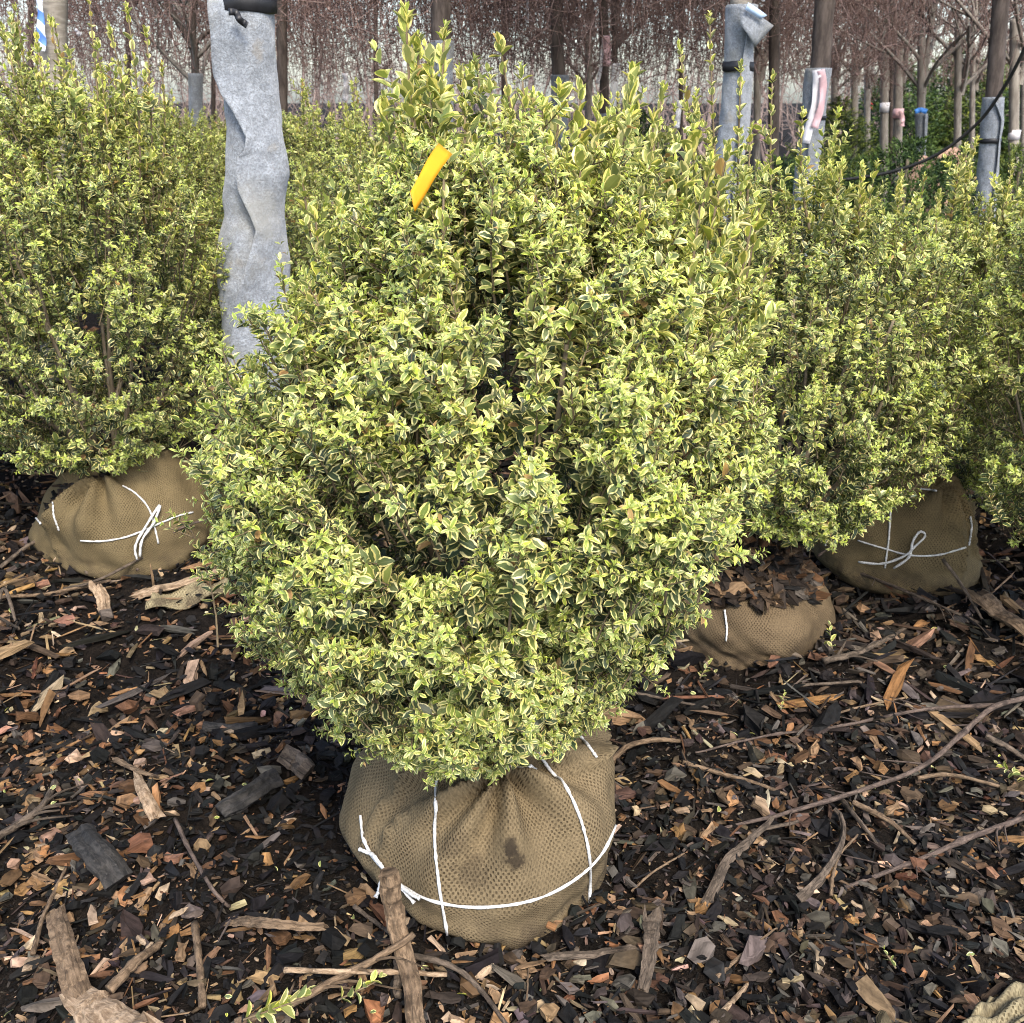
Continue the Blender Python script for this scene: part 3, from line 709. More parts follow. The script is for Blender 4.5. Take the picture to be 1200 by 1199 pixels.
def leaders(root, tips, seed, leaf=0.0225):
    r = np.random.default_rng(seed); tip = np.array([at_y(*t) for t in tips]); S = len(tip); upw = np.array([[0, 0, 1.0]])
    c = np.array(root.location); L = np.clip(tip[:, 2] - 0.92, 0.16, 0.42); lean = (tip - c) * np.array([1, 1, 0])
    Da = nrm(lean * .8 + upw + r.normal(size=(S, 3)) * .10); Db = nrm(lean * .15 + upw + r.normal(size=(S, 3)) * .08); Q0 = tip - (Da + Db) / 2 * L[:, None]
    B = [shoot_leaves(r, Q0, Da, Db, L, 19, 0.05, leaf * 1.1, 0.55, (48, 24), (0.25, 0.6), 0.85, curl=0.05, cup=0.3, jit=0.12, tipscale=0.75),
         shoot_leaves(r, tip, Db, Db, np.full(S, .02), 5, 0.0, leaf * .85, 0.42, (50, 14), (0.6, 0.9), 0.7, curl=0.25)]
    for j in range(4):
        t = r.uniform(0.1, 0.6, S)[:, None]; q, a = curve_pts(Q0, Da, Db, L, t); q = q[:, 0]; a = a[:, 0]
        d = nrm(a + nrm(np.cross(a, r.normal(size=(S, 3)))) * .7)
        B.append(shoot_leaves(r, q, d, nrm(d + upw * .5), r.uniform(.05, .10, S), 6, 0.2, leaf * 1.0, 0.50, (55, 25), (0.3, 0.8), 0.6))
    obj('leader_foliage', leaf_mesh('leader_foliage', [leaf_geo(cat_b(B), 2)]), M_LEAF, root, 'stuff')
    pp, _ = curve_pts(Q0, Da, Db, L, np.linspace(0, 1, 8)[None] * np.ones((S, 1)))
    for i in range(S):
        V, T = tubes(pp[i], np.linspace(.0034, .0016, 8), 5); obj('leader', np_mesh('leader', V, T), M_TWIG, root)
leaders(s3, [(832, 30, 2.2), (797, 62, 2.25), (868, 86, 2.15), (905, 98, 2.2), (940, 140, 2.15), (985, 200, 2.1), (962, 195, 2.3), (815, 120, 2.3), (775, 110, 2.35), (880, 160, 2.1), (1010, 205, 2.2)], 301)
leaders(s2, [(150, 18, 2.5), (104, -4, 2.55), (45, 62, 2.5), (20, 18, 2.6), (172, 45, 2.6), (82, 70, 2.45), (10, 58, 2.5), (130, 40, 2.65), (60, 30, 2.75), (190, 85, 2.6), (115, 60, 2.5)], 302)
leaders(s4, [(1055, 212, 2.55), (1130, 180, 2.6), (1142, 172, 2.7), (1185, 200, 2.6), (1100, 235, 2.5), (1160, 240, 2.5)], 303)

# ------------------------------------------------------------------ conifers
def conifer_form(seed, h, prof, n, leaf):
    r = np.random.default_rng(seed); pf = np.array(prof)
    f = r.random(n * 4); th = r.uniform(0, 6.28, n * 4); R = np.interp(f, pf[:, 0], pf[:, 1]); w = R / R.sum()
    i = r.choice(n * 4, n, replace=False, p=w); f, th, R = f[i], th[i], R[i] * (1 - .35 * r.random(n) ** 2) * (1 + .10 * np.sin(5 * th[i] + 14 * f[i]) + .08 * np.sin(9 * th[i] - 21 * f[i]))
    P = np.stack([R * np.cos(th), R * np.sin(th), f * h], -1)
    rd = np.stack([np.cos(th), np.sin(th), np.zeros(n)], -1); D = nrm(rd * 0.8 + np.array([0, 0, .8]) + r.normal(size=(n, 3)) * .3)
    L = r.uniform(.05, .10, n) * h ** .5
    B = [shoot_leaves(r, P - D * L[:, None], D, D, L, 7, 0.1, leaf, 0.34, (50, 25), (0.05, 0.9), 0.0)]
    tr = tubes(smooth_path([(0, 0, -.05), (0.01, 0, h * .5), (0, 0, h * .9)], 8), np.linspace(.03, .008, 8) * h, 7)
    return cat_b(B), tr
CF = [conifer_form(31, 1.0, [(0, .2), (.15, .44), (.45, .50), (.7, .42), (.9, .24), (1, .06)], 1500, .030),
      conifer_form(32, 1.0, [(0, .22), (.1, .30), (.4, .26), (.7, .17), (1, .02)], 1300, .026)]
CM = {}
def conifer(px, Y, form, h, w, mat, label, rot=0.0, nm='conifer_shrub'):
    x = float(at_y(px, 200, Y)[0])
    root = empty(nm, (x, Y, 0), label, 'conifer', 'evergreen conifers behind the boxwoods')
    key = form
    if key not in CM:
        Bk, tr = CF[form]; a = leaf_mesh('foliage', [leaf_geo(Bk, 0)]); a.materials.append(None)
        b = np_mesh('trunk', *tr); b.materials.append(M_STEM); CM[key] = (a, b)
    a, b = CM[key]
    for n_, m_ in (('foliage', a), ('trunk', b)):
        o = bpy.data.objects.new(n_, m_); COL.objects.link(o); o.parent = root; o.scale = (w, w, h); o.rotation_euler = (0, 0, rot)
        if n_ == 'foliage': o['kind'] = 'stuff'; o.material_slots[0].link = 'OBJECT'; o.material_slots[0].material = mat
    return root
conifer(1062, 5.2, 0, 1.05, 0.95, M_CONIF, 'dark green mounded conifer behind the black cable', 0.3)
conifer(985, 5.8, 0, 0.98, 0.75, M_CONIFY, 'yellow-green conifer between pink-ribboned trunk and dark mounded conifer', 1.3)
conifer(1195, 5.6, 0, 1.00, 0.85, M_CONIFY, 'yellow-green conifer behind the wrapped trunk at the frame edge', 2.3)
conifer(1130, 6.6, 0, 0.95, 0.9, M_CONIF, 'low dark conifer beside the pink burlap ball', 4.3)
conifer(918, 5.4, 0, 0.95, 0.7, M_CONIF, 'dark conifer between the flapped wrap and the ribboned wrap', 3.3)
conifer(1040, 15, 1, 1.8, 3.2, M_CONIF, 'tall arborvitae behind the thin trunk with the red ribbon', .5, 'arborvitae')
conifer(1100, 16, 1, 2.1, 3.4, M_CONIF, 'tall arborvitae behind the trunk with the blue strap', 1.5, 'arborvitae')
conifer(1150, 15, 1, 1.9, 3.2, M_CONIFY, 'tall arborvitae behind the bare forked sapling', 2.5, 'arborvitae')
conifer(1215, 14, 1, 1.9, 3.2, M_CONIF, 'tall arborvitae at the frame edge behind the wrapped trunk', 3.5, 'arborvitae')
conifer(975, 13, 1, 1.3, 2.4, M_CONIFY, 'small golden arborvitae beside the pink-ribboned trunk', 4.5, 'arborvitae')
conifer(745, 12, 1, 1.15, 2.2, M_CONIF, 'small dark arborvitae behind the white hanging strip', 5.5, 'arborvitae')

# ------------------------------------------------------------------ trees
def weep_form(seed, n, rmax, zlo, ztop=3.0):
    r = np.random.default_rng(seed); K = 9
    th = r.uniform(0, 6.28, n); r0 = rmax * np.sqrt(r.uniform(0.02, 1, n)); zt = ztop - 0.5 * (r0 / rmax) ** 2 + r.normal(size=n) * .15
    zl = zlo + np.abs(r.normal(size=n)) * 0.42
    t = np.linspace(0, 1, K)[None]
    g = rmax * 0.22 * (1 - (1 - t) ** 2.5)
    wob = np.cumsum(r.normal(size=(n, K)) * .055, 1); wob2 = np.cumsum(r.normal(size=(n, K)) * .055, 1)
    x = (r0[:, None] + g) * np.cos(th)[:, None] + wob; y = (r0[:, None] + g) * np.sin(th)[:, None] + wob2
    z = zt[:, None] + (zl - zt)[:, None] * (t ** 1.25)
    P = np.stack([x, y, z], -1)
    parts = [tubes(P, np.linspace(.0040, .0016, K)[None] * r.uniform(.7, 1.4, (n, 1)), 3, caps=False)]
    for _ in range(6):                                         # curling side twiglets
        k = r.integers(2, K, n); q = P[np.arange(n), k]; q = q + (P[np.arange(n), k - 1] - q) * r.random((n, 1))
        d = nrm(r.normal(size=(n, 3)) * np.array([1, 1, .45])); L = r.uniform(.10, .42, n)[:, None]
        e0 = q + d * L * .35 + r.normal(size=(n, 3)) * .02; e1 = e0 + nrm(d + r.normal(size=(n, 3)) * .55) * L * .35; e2 = e1 + nrm(d + np.array([0, 0, -.8]) + r.normal(size=(n, 3)) * .5) * L * .4
        parts.append(tubes(np.stack([q, e0, e1, e2], 1), np.array([[.0026, .0022, .0018, .0013]]) * np.ones((n, 1)), 3, caps=False))
        # buds
        for q_ in (e0, e1, e2):
            c = q_ + r.normal(size=(n, 3)) * .004; s = r.uniform(.006, .013, n)[:, None, None]
            tet = np.array([[1, 0, -.6], [-.5, .8, -.6], [-.5, -.8, -.6], [0, 0, 1.4]]) * .7
            V = (c[:, None] + s * tet[None]).reshape(-1, 3); ti = np.array([[0, 1, 2], [0, 3, 1], [1, 3, 2], [2, 3, 0]])
            parts.append((V, (ti[None] + (np.arange(n) * 4)[:, None, None]).reshape(-1, 3)))
    crown = merge(parts)
    limbs = []
    for i in range(9):
        a = i / 9 * 6.28 + r.uniform(-.3, .3); R = rmax * r.uniform(.6, 1.0); zb = ztop - r.uniform(.5, 1.0)
        limbs.append((smooth_path([(0, 0, zb), (R * .3 * math.cos(a), R * .3 * math.sin(a), zb + .45), (R * .7 * math.cos(a), R * .7 * math.sin(a), ztop - .25), (R * math.cos(a + .2), R * math.sin(a + .2), ztop - .8)], 12), np.linspace(.032, .009, 12)))
    lv = merge([tubes(p, q, 6) for p, q in limbs])
    return crown, lv
WM = []
for sd_, n_, rm, zl in ((41, 310, 1.5, 1.16), (42, 330, 1.8, 1.22)):
    c_, l_ = weep_form(sd_, n_, rm, zl)
    mc = np_mesh('crown', *c_); mc.materials.append(M_WEEP); ml = np_mesh('limbs', *l_); ml.materials.append(M_BARKD); WM.append((mc, ml))

def branch_form(seed, h0, h, spread, rad, depth=4):
    """bare young tree: clear stem to h0 then forking"""
    r = random.Random(seed); segs = []
    def grow(p, d, L, rd, k):
        m = p + d * L * .5 + np.array([r.gauss(0, .03), r.gauss(0, .03), r.gauss(0, .015)]) * L
        e = p + d * L; segs.append((smooth_path([p, m, e], 5), np.linspace(rd, rd * .62, 5)))
        if k == 0: return
        for _ in range(3 if k > 1 else 4):
            a = r.uniform(0, 6.28); s = spread * r.uniform(.6, 1.2)
            nd = nrm(d + np.array([math.cos(a) * s, math.sin(a) * s, r.uniform(-.1, .35)]))
            t = r.uniform(.55, 1.0); grow(p + d * L * t, nd, L * r.uniform(.6, .8), rd * .55, k - 1)
    for i in range(5):
        a = i / 5 * 6.28 + r.uniform(-.4, .4); z = h0 + r.uniform(0, .35)
        grow(np.array([0, 0, z]), nrm(np.array([math.cos(a) * spread, math.sin(a) * spread, .8])), h * r.uniform(.25, .4), rad * .5, depth)
    grow(np.array([0, 0, h0]), np.array([0, 0, 1.0]), h * .4, rad * .8, depth)
    return merge([tubes(p, q, 4, caps=False) for p, q in segs])
BM = []
for sd_ in (51, 52):
    V, T = branch_form(sd_, 1.25, 1.9, .85, .035, 3); m_ = np_mesh('crown', V, T); m_.materials.append(M_BARKY); BM.append(m_)

def felt_wrap(root, table, Y, seam, name='felt_wrap', rmin=0.0, nz=90, nt=64, seed=0, depth_ratio=1.0, straps=(), flap=None, thick=0.006, zlow=-0.03):
    """table rows: (y_px, x_left, x_right) of the wrap outline; seam rows: (y_px, x_px) of the overlapping edge"""
    r = np.random.default_rng(seed)
    tb = np.array([[at_y((a + b) / 2, y, Y)[0], abs(at_y(b, y, Y)[0] - at_y(a, y, Y)[0]) / 2, at_y(a, y, Y)[2]] for y, a, b in table])
    tb = tb[np.argsort(tb[:, 2])]
    sm = np.array([[at_y(x, y, Y)[0], at_y(x, y, Y)[2]] for y, x in seam]); sm = sm[np.argsort(sm[:, 1])]
    z = np.linspace(max(zlow, tb[0, 2]) if tb[0, 2] > .05 else zlow, tb[-1, 2], nz); cx = np.interp(z, tb[:, 2], tb[:, 0]); hw = np.maximum(np.interp(z, tb[:, 2], tb[:, 1]), rmin); sx = np.interp(z, sm[:, 1], sm[:, 0])
    k = np.clip((sx - cx) / hw, -.96, .96); ths = -np.arccos(k)             # seam angle on the front (y<0) side
    a = np.linspace(0, 2 * math.pi * 1.06, nt)                              # spiral: a little overlap
    V = np.zeros((nz, nt, 3))
    for j in range(nt):
        th = ths + a[j]
        lift = np.where(a[j] < 0.9, thick * 1.9 * math.exp(-a[j] / .28), 0) + thick * (1 - a[j] / (2 * math.pi))
        wr = 1 + 0.022 * np.sin(31 * z + 2.3 * th) + 0.030 * np.sin(17 * z - 3 * th + 1) + 0.018 * np.sin(53 * z + 5 * th + 2) + 0.035 * np.clip(np.sin(24 * z - 2 * th + 2.4 * np.sin(5 * z)), 0, 1) ** 3
        rr = hw * 0.89 * wr + lift
        V[:, j, 0] = cx + rr * np.cos(th); V[:, j, 1] = Y + rr * depth_ratio * np.sin(th); V[:, j, 2] = z
    i = np.arange(nz * nt).reshape(nz, nt); A, B_, C, E = i[:-1, :-1], i[:-1, 1:], i[1:, 1:], i[1:, :-1]
    T = np.concatenate([np.stack([A, B_, C], -1).reshape(-1, 3), np.stack([A, C, E], -1).reshape(-1, 3)])
    me = np_mesh(name, V.reshape(-1, 3), T)
    o = obj(name, me, M_FELT, root)
    so = o.modifiers.new('thickness', 'SOLIDIFY'); so.thickness = 0.003; so.offset = 1
    for ypx, wpx in straps:
        zc = at_y(600, ypx, Y)[2]; hh = wpx / F * Y * .5
        nn = 40; ta = np.linspace(0, 2 * math.pi, nn, endpoint=False); rows = []
        for zz, g in ((zc - hh, .001), (zc - hh * .9, .004), (zc + hh * .9, .0045), (zc + hh, .001)):
            zz2 = zz + 0.10 * hh * np.sin(3 * ta)
            w_ = np.interp(zz, z, hw) * 1.06 + g; rows.append(np.stack([np.interp(zz, z, cx) + w_ * np.cos(ta), Y + w_ * depth_ratio * np.sin(ta) - .002, zz2], -1))
        Vs = np.stack(rows); i = np.arange(4 * nn).reshape(4, nn); A = i[:-1]; B_ = np.roll(i, -1, 1)[:-1]; C = np.roll(i, -1, 1)[1:]; E = i[1:]
        Ts = np.concatenate([np.stack([A, B_, C], -1).reshape(-1, 3), np.stack([A, C, E], -1).reshape(-1, 3)])
        obj('strap', np_mesh('strap', Vs.reshape(-1, 3), Ts), M_BLACK, o)
    return o

def sheet(name, rows, mat, parent=None, thick=0.0015):
    """thin cloth/paper from rows of world points"""
    V = np.array(rows, float); a, b, _ = V.shape; i = np.arange(a * b).reshape(a, b)
    A, B_, C, E = i[:-1, :-1], i[:-1, 1:], i[1:, 1:], i[1:, :-1]
    T = np.concatenate([np.stack([A, B_, C], -1).reshape(-1, 3), np.stack([A, C, E], -1).reshape(-1, 3)])
    me = np_mesh(name, V.reshape(-1, 3), T)
    o = anchored(name, me, mat) if parent is None else obj(name, me, mat, parent)
    s = o.modifiers.new('thickness', 'SOLIDIFY'); s.thickness = thick; s.offset = 0
    return o
def ribbon(name, path, Y, wpx, mat, label=None, cat=None, parent=None, twist=0.5, n=18, group=None):
    p = smooth_path([at_y(x, y, Y) for x, y in path], n); w = wpx / F * Y * .5; rows = []
    t = nrm(np.gradient(p, axis=0))
    for i in range(n):
        a = twist * math.sin(i * .45 + len(path)); s = nrm(np.cross(t[i], [math.sin(a), -math.cos(a), 0.0])); q = p[i] + np.array([0, -.004 * math.sin(i * .8), 0])
        rows.append([q - s * w, q + s * w * .2, q + s * w])
    o = sheet(name, rows, mat, parent, 0.0008)
    if parent is None: tag(o, label, cat, group)
    return o

def trunk_obj(root, path, Y, wpx, mat, name='trunk', ztop=None, sides=12, zbase=-0.05):
    """path: picture points of the visible stem, continued to the ground and up to ztop"""
    pts = [at_y(x, y, Y) for x, y in path]; pts = sorted(pts, key=lambda q: q[2])
    d = nrm(pts[-1] - pts[0]); lo = pts[0]; hi = pts[-1]
    base = lo - d * ((lo[2] - zbase) / d[2]); P = [base] + pts
    if ztop: P.append(hi + d * ((ztop - hi[2]) / d[2]))
    p = smooth_path(P, 22); w = wpx / F * Y * .5
    V, T = tubes(p, np.linspace(w * 1.0, w * .92, 22) * (1 + .03 * np.sin(np.arange(22) * 2.1)), sides, rough=.015)
    return obj(name, np_mesh(name, V, T), mat, root)
def tree(name, px, py, Y, label, cat='tree', group='nursery trees'):
    p = at_y(px, py, Y); return empty(name, (float(p[0]), Y, 0), label, cat, group)
def add_weep(root, k, rot, sc=1.0, dz=0.0):
    for nm, m_ in (('crown', WM[k][0]), ('limbs', WM[k][1])):
        o = bpy.data.objects.new(nm, m_); COL.objects.link(o); o.parent = root; o.rotation_euler = (0, 0, rot); o.scale = (sc, sc, sc); o.location = (0, 0, dz)
        if nm == 'crown': o['kind'] = 'stuff'
def add_bare(root, k, rot, sc=1.0, scz=1.0):
    o = bpy.data.objects.new('crown', BM[k]); COL.objects.link(o); o.parent = root; o.rotation_euler = (0, 0, rot); o.scale = (sc, sc, sc * scz)

# the near felt-wrapped tree
t = tree('wrapped_tree', 290, 640, 2.62, 'tree trunk wrapped in thick grey felt, rising between the boxwoods, black strap on top')
trunk_obj(t, [(287, -20), (292, 200), (296, 400)], 2.62, 44, M_BARKG, ztop=2.6)
fw = felt_wrap(t, [(-6, 258, 320), (20, 253, 321), (50, 251, 322), (80, 257, 322), (110, 262, 325), (150, 264, 328), (180, 264, 334), (205, 264, 338), (230, 263, 334), (250, 263, 332), (275, 256, 334), (300, 252, 337), (330, 253, 338), (350, 256, 339), (390, 261, 338), (430, 263, 336), (470, 266, 332), (520, 270, 322), (580, 274, 308), (640, 278, 304)], 2.62,
          [(-6, 259), (20, 262), (50, 262), (90, 266), (110, 275), (130, 286), (160, 298), (176, 297), (182, 291), (200, 290), (220, 292), (245, 301), (265, 307), (285, 304), (310, 298), (345, 290), (400, 284), (500, 288), (640, 290)], seed=5, nz=200, nt=96, thick=0.010, straps=[(4, 20)])
ribbon('strap', [(268, 14), (276, 15), (282, 24), (290, 30)], 2.515, 7, M_BLACK, parent=fw, twist=.2)
st = anchored('stone', np_mesh('stone', *ball_mesh(at_ground(276, 655)[0], at_ground(276, 655)[1] + .06, .062, .055, .085, -.012, (0, .2, 1), 61, .004, 5, .10, 30, 18)[:2]), M_STONE)
tag(st, 'pale rounded stone at the foot of the felt-wrapped trunk', 'stone')

# smooth trunk with blue ribbon
t = tree('smooth_trunk_tree', 63, 60, 4.6, 'smooth grey trunk with blue and white striped ribbon above the upright boxwood')
trunk_obj(t, [(63, -20), (63, 100)], 4.6, 29, M_BARKG, ztop=2.8); add_bare(t, 0, .4, 1.3, 1.1)
n_ = NT("striped_tape"); uvw = n_.n("ShaderNodeTexWave"); uvw.inputs['Scale'].default_value = 7; uvw.bands_direction = 'DIAGONAL'; n_.l(n_.obj(), uvw.inputs['Vector'])
M_STRIPE = n_.done(n_.mix(n_.rng(uvw.outputs['Fac'], .45, .55), (.72, .75, .82), (.10, .22, .62)), .5)
ribbon('flagging_ribbon', [(46, -8), (48, 30), (50, 60)], 4.5, 8, M_STRIPE, 'blue and white striped ribbon hanging on the smooth grey trunk', 'ribbon')

def dark_tree(path, Y, wpx, label, weep=None, rot=0., dz=0., sc=1., mat=None, wrap=None, seam=None, straps=(), ztop=2.75, name='weeping_tree', seed=1):
    t = tree(name, path[0][0], path[0][1], Y, label)
    trunk_obj(t, path, Y, wpx, mat or M_BARKD, ztop=ztop)
    if weep is not None: add_weep(t, weep, rot, sc, dz)
    if wrap: felt_wrap(t, wrap, Y, seam, seed=seed, nz=60, nt=48, thick=.006, straps=straps, depth_ratio=1.0, rmin=wpx / F * Y * .5 * 1.16)
    return t
dark_tree([(516, -10), (518, 80)], 5.6, 22, 'weeping tree trunk with pale wrap behind the tallest front leader', 1, .3, .45, wrap=[(48, 503, 532), (80, 503, 531), (120, 504, 530), (200, 505, 530)], seam=[(48, 512), (200, 520)])
dark_tree([(652, -10), (653, 60), (656, 110)], 7.0, 15, 'dark weeping tree trunk with short grey wrap above the boxwood tops', 0, 1.1, .25, wrap=[(88, 645, 667), (105, 646, 666), (122, 646, 665), (200, 647, 664)], seam=[(88, 652), (200, 658)])
dark_tree([(707, -10), (708, 60), (708, 150)], 8.0, 11, 'thin dark trunk with white ribbon up high and strapped grey wrap', 1, 2.1, .1, wrap=[(133, 701, 714), (150, 702, 714), (200, 702, 713)], seam=[(133, 706), (200, 709)], straps=[(157, 3)])
dark_tree([(968, -10), (961, 80), (946, 200)], 5.0, 22, 'leaning dark trunk whose grey wrap carries pink and white ribbons', 0, 2.9, .5, wrap=[(80, 944, 974), (100, 942, 971), (130, 939, 967), (170, 936, 962), (205, 932, 958), (300, 922, 946)], seam=[(80, 952), (140, 947), (300, 932)], straps=[(138, 4)])
dark_tree([(1174, -10), (1164, 115), (1156, 210)], 5.0, 18, 'dark trunk with strapped grey wrap crossed by the black cable', 1, 4.1, .5, wrap=[(114, 1152, 1176), (150, 1149, 1173), (166, 1149, 1170), (190, 1147, 1169), (225, 1144, 1167), (300, 1138, 1160)], seam=[(114, 1158), (140, 1166), (200, 1160), (300, 1150)], straps=[(165, 5)])
dark_tree([(908, -10), (907, 110)], 7.5, 12, 'bare dark weeping tree trunk between the flapped wrap and the ribboned trunk', 1, 5.2, .15)
dark_tree([(330, -10), (331, 140)], 7.0, 12, 'bare dark weeping tree trunk next to the felt-wrapped trunk', 0, 3.6, .15)
dark_tree([(720, -10), (721, 160)], 9.0, 7, 'very thin dark trunk behind the white hanging strip', 0, 0.6, .1)
dark_tree([(440, -10), (441, 140)], 11, 5, 'thin dark weeping tree trunk beside the pale hanging ribbon', 1, 1.6, .05)
dark_tree([(37, -10), (36, 90)], 9.5, 6, 'thin dark trunk just outside the blue striped ribbon', 0, 2.6, .1)
dark_tree([(590, -10), (590, 140)], 11.5, 5, 'thin dark trunk in the weeping row over the front shrub', 1, 3.9, .0)
dark_tree([(798, -10), (798, 160)], 10.0, 5, 'thin dark weeping tree trunk left of the flapped grey wrap', 0, 4.7, .1)
dark_tree([(1045, -10), (1045, 100)], 12, 6, 'dark weeping tree trunk over the mounded conifer', 1, 0.2, .1)
dark_tree([(150, -10), (150, 120)], 11, 6, 'dark weeping tree trunk over the upright boxwood', 1, 5.5, .0)
dark_tree([(870, -10), (870, 120)], 11.5, 6, 'dark weeping tree trunk hidden behind the flapped grey wrap', 0, 5.9, .0)
dark_tree([(250, -10), (250, 120)], 12.0, 5, 'dark weeping tree trunk between forked tree and felt-wrapped trunk', 0, 1.9, .0)
dark_tree([(1260, -10), (1260, 120)], 9.0, 12, 'dark weeping tree reaching in at the frame edge by the cable', 0, 0.9, .1)
dark_tree([(-60, -10), (-60, 120)], 7.5, 12, 'dark weeping tree reaching in beside the smooth grey trunk', 1, 0.1, .2)

# forked tree
t = tree('forked_tree', 228, 60, 7.6, 'grey forked tree with pale base wrap behind the upright boxwood')
trunk_obj(t, [(228, 55), (229, 100)], 7.6, 9, M_BARKD, ztop=1.5)
for pth, r0 in ([(228, 62), (226, 30), (231, -20)], 4.2), ([(228, 60), (214, 34), (195, 2), (186, -30)], 4.0), ([(229, 52), (240, 40), (262, 28)], 2.6):
    p = smooth_path([at_y(x, y, 7.6) for x, y in pth], 10); V, T = tubes(p, np.linspace(r0, r0 * .75, 10) / F * 7.6, 7); obj('branch', np_mesh('branch', V, T), M_BARKD, t)
felt_wrap(t, [(86, 220, 238), (110, 221, 237), (200, 222, 236)], 7.6, [(86, 226), (200, 230)], nz=30, nt=32, thick=.005)
add_bare(t, 1, 1.0, .9, 1.1)

# wrapped trunk with the folded flap
t = tree('wrapped_tree', 862, 150, 4.1, 'leaning trunk in grey felt with open flap on top and a black strap')
trunk_obj(t, [(870, -20), (866, 60), (853, 200)], 4.1, 24, M_BARKG, ztop=2.6)
fo = felt_wrap(t, [(6, 851, 886), (20, 850, 884), (50, 849, 882), (78, 849, 881), (95, 848, 881), (140, 843, 877), (190, 837, 870), (300, 825, 855)], 4.1, [(6, 872), (50, 868), (78, 864), (140, 862), (300, 845)], nz=70, nt=56, thick=.009, straps=[(78, 10)])
a_, b_, c_, d_ = [at_y(x, y, yy) for x, y, yy in ((866, 6, 4.02), (906, 30, 4.04), (884, 55, 4.02), (868, 30, 4.0))]
rows = [[a_ + (b_ - a_) * s + (d_ - a_) * k * (1 - s) + (c_ - b_) * k * s + np.array([0, -.02 * math.sin(3 * s), 0]) for s in np.linspace(0, 1, 8)] for k in np.linspace(0, 1, 6)]
sheet('flap', rows, M_FELT, fo, .006)
a_, b_, c_, d_ = [at_y(x, y, 3.99) for x, y in ((877, 3), (899, 18), (891, 23), (873, 11))]
tg = sheet('paper_tag', [[a_ + (b_ - a_) * s + np.array([0, -.006 * math.sin(3 * s), 0]) for s in np.linspace(0, 1, 5)], [d_ + (c_ - d_) * s for s in np.linspace(0, 1, 5)]], M_PBLUE)
tag(tg, 'pale blue paper tag tucked into the flapped grey wrap', 'tag')

# ribbons, tags
ribbon('flagging_ribbon', [(957, 82), (957, 105), (952, 135), (944, 168)], 4.86, 9, M_RIBW, 'long white ribbon hanging down the leaning wrapped trunk', 'ribbon')
ribbon('flagging_ribbon', [(962, 82), (965, 105), (961, 130), (954, 150)], 4.85, 8, M_RIBP, 'pale pink ribbon tied beside the long white one', 'ribbon')
ribbon('flagging_ribbon', [(708, 42), (706, 60), (703, 85), (700, 98)], 7.9, 4, M_RIBW, 'thin white ribbon trailing from the strapped thin dark trunk', 'ribbon')
ribbon('flagging_ribbon', [(710, 42), (712, 58), (711, 78)], 7.88, 8, M_RIBP, 'bunched pinkish ribbon knotted high on the thin dark trunk', 'ribbon')
ribbon('paper_tag', [(722, 74), (720, 100), (717, 134)], 8.8, 8, M_PAPER, 'tall white strip hanging on a very thin dark trunk', 'tag', twist=.1)
ribbon('flagging_ribbon', [(404, 86), (406, 100), (404, 118)], 9.3, 6, M_RIBW, 'pale ribbon hanging alone above the back row boxwoods', 'ribbon')
ribbon('flagging_ribbon', [(618, -6), (618, 26)], 7.5, 3, M_RIBW, 'narrow white streamer hanging in the weeping twigs', 'ribbon')
ribbon('paper_tag', [(797, 118), (795, 132), (793, 150)], 8.9, 6, M_PAPER, 'small white tag on the thin trunk beside flapped wrap', 'tag', twist=.2)
ribbon('flagging_ribbon', [(88, 34), (94, 40), (90, 40)], 6.0, 3, M_RIBW, 'tiny white ribbon end in the twigs by the smooth trunk', 'ribbon')

# yellow tag
tp = [at_y(x, y, yy) for x, y, yy in ((514, 168, 1.15), (530, 181, 1.145), (486, 246, 1.065), (481, 222, 1.07))]
rows = []
for k in np.linspace(0, 1, 12):
    a_ = tp[0] + (tp[3] - tp[0]) * k; b_ = tp[1] + (tp[2] - tp[1]) * k; bow = np.array([0, -.004 * math.sin(math.pi * k), .002 * math.sin(5 * k)])
    rows.append([a_ + (b_ - a_) * s + bow + np.array([0, -.002 * math.sin(math.pi * s), 0]) for s in np.linspace(0, 1, 5)])
tg = sheet('plant_tag', rows, M_YTAG, None, .0006); tag(tg, 'plain yellow-orange plastic tag looped on a front shrub leader', 'tag')

# far young trees on the right
far = [(1017, 14, 7, 'thin pale trunk just beyond the pink-ribboned wrap', 0, None), (1037, 12, 9, 'thin pale trunk with white tape beside the red-ribboned one', 1, (126, 'w')),
       (1053, 11, 10, 'pale trunk with white and pink tape over the mounded conifer', 0, (133, 'p')), (1123, 9, 8, 'bare forked sapling over the pink burlap ball', 1, None),
       (1189, 8, 11, 'pale forked sapling at the frame edge behind the cable', 0, (158, 'w')), (1002, 13, 8, 'thin grey trunk between leaning wrap and conifers', 1, None), (978, 13, 7, 'thin grey trunk touching the pink ribbon', 0, None),
       (690, 11, 8, 'pale thin trunk with small grey wrap below the white ribbon', 1, None), (888, 10, 8, 'pale thin trunk with pink tape by the flapped wrap', 0, (150, 'p')), (1016, 18, 6, 'far thin trunk with red ribbon before the arborvitae', 1, (113, 'r')),
       (1140, 12, 6, 'slim pale trunk between bare sapling and strapped trunk', 0, None), (1200, 11, 6, 'slim pale trunk at the very frame edge', 1, None)]
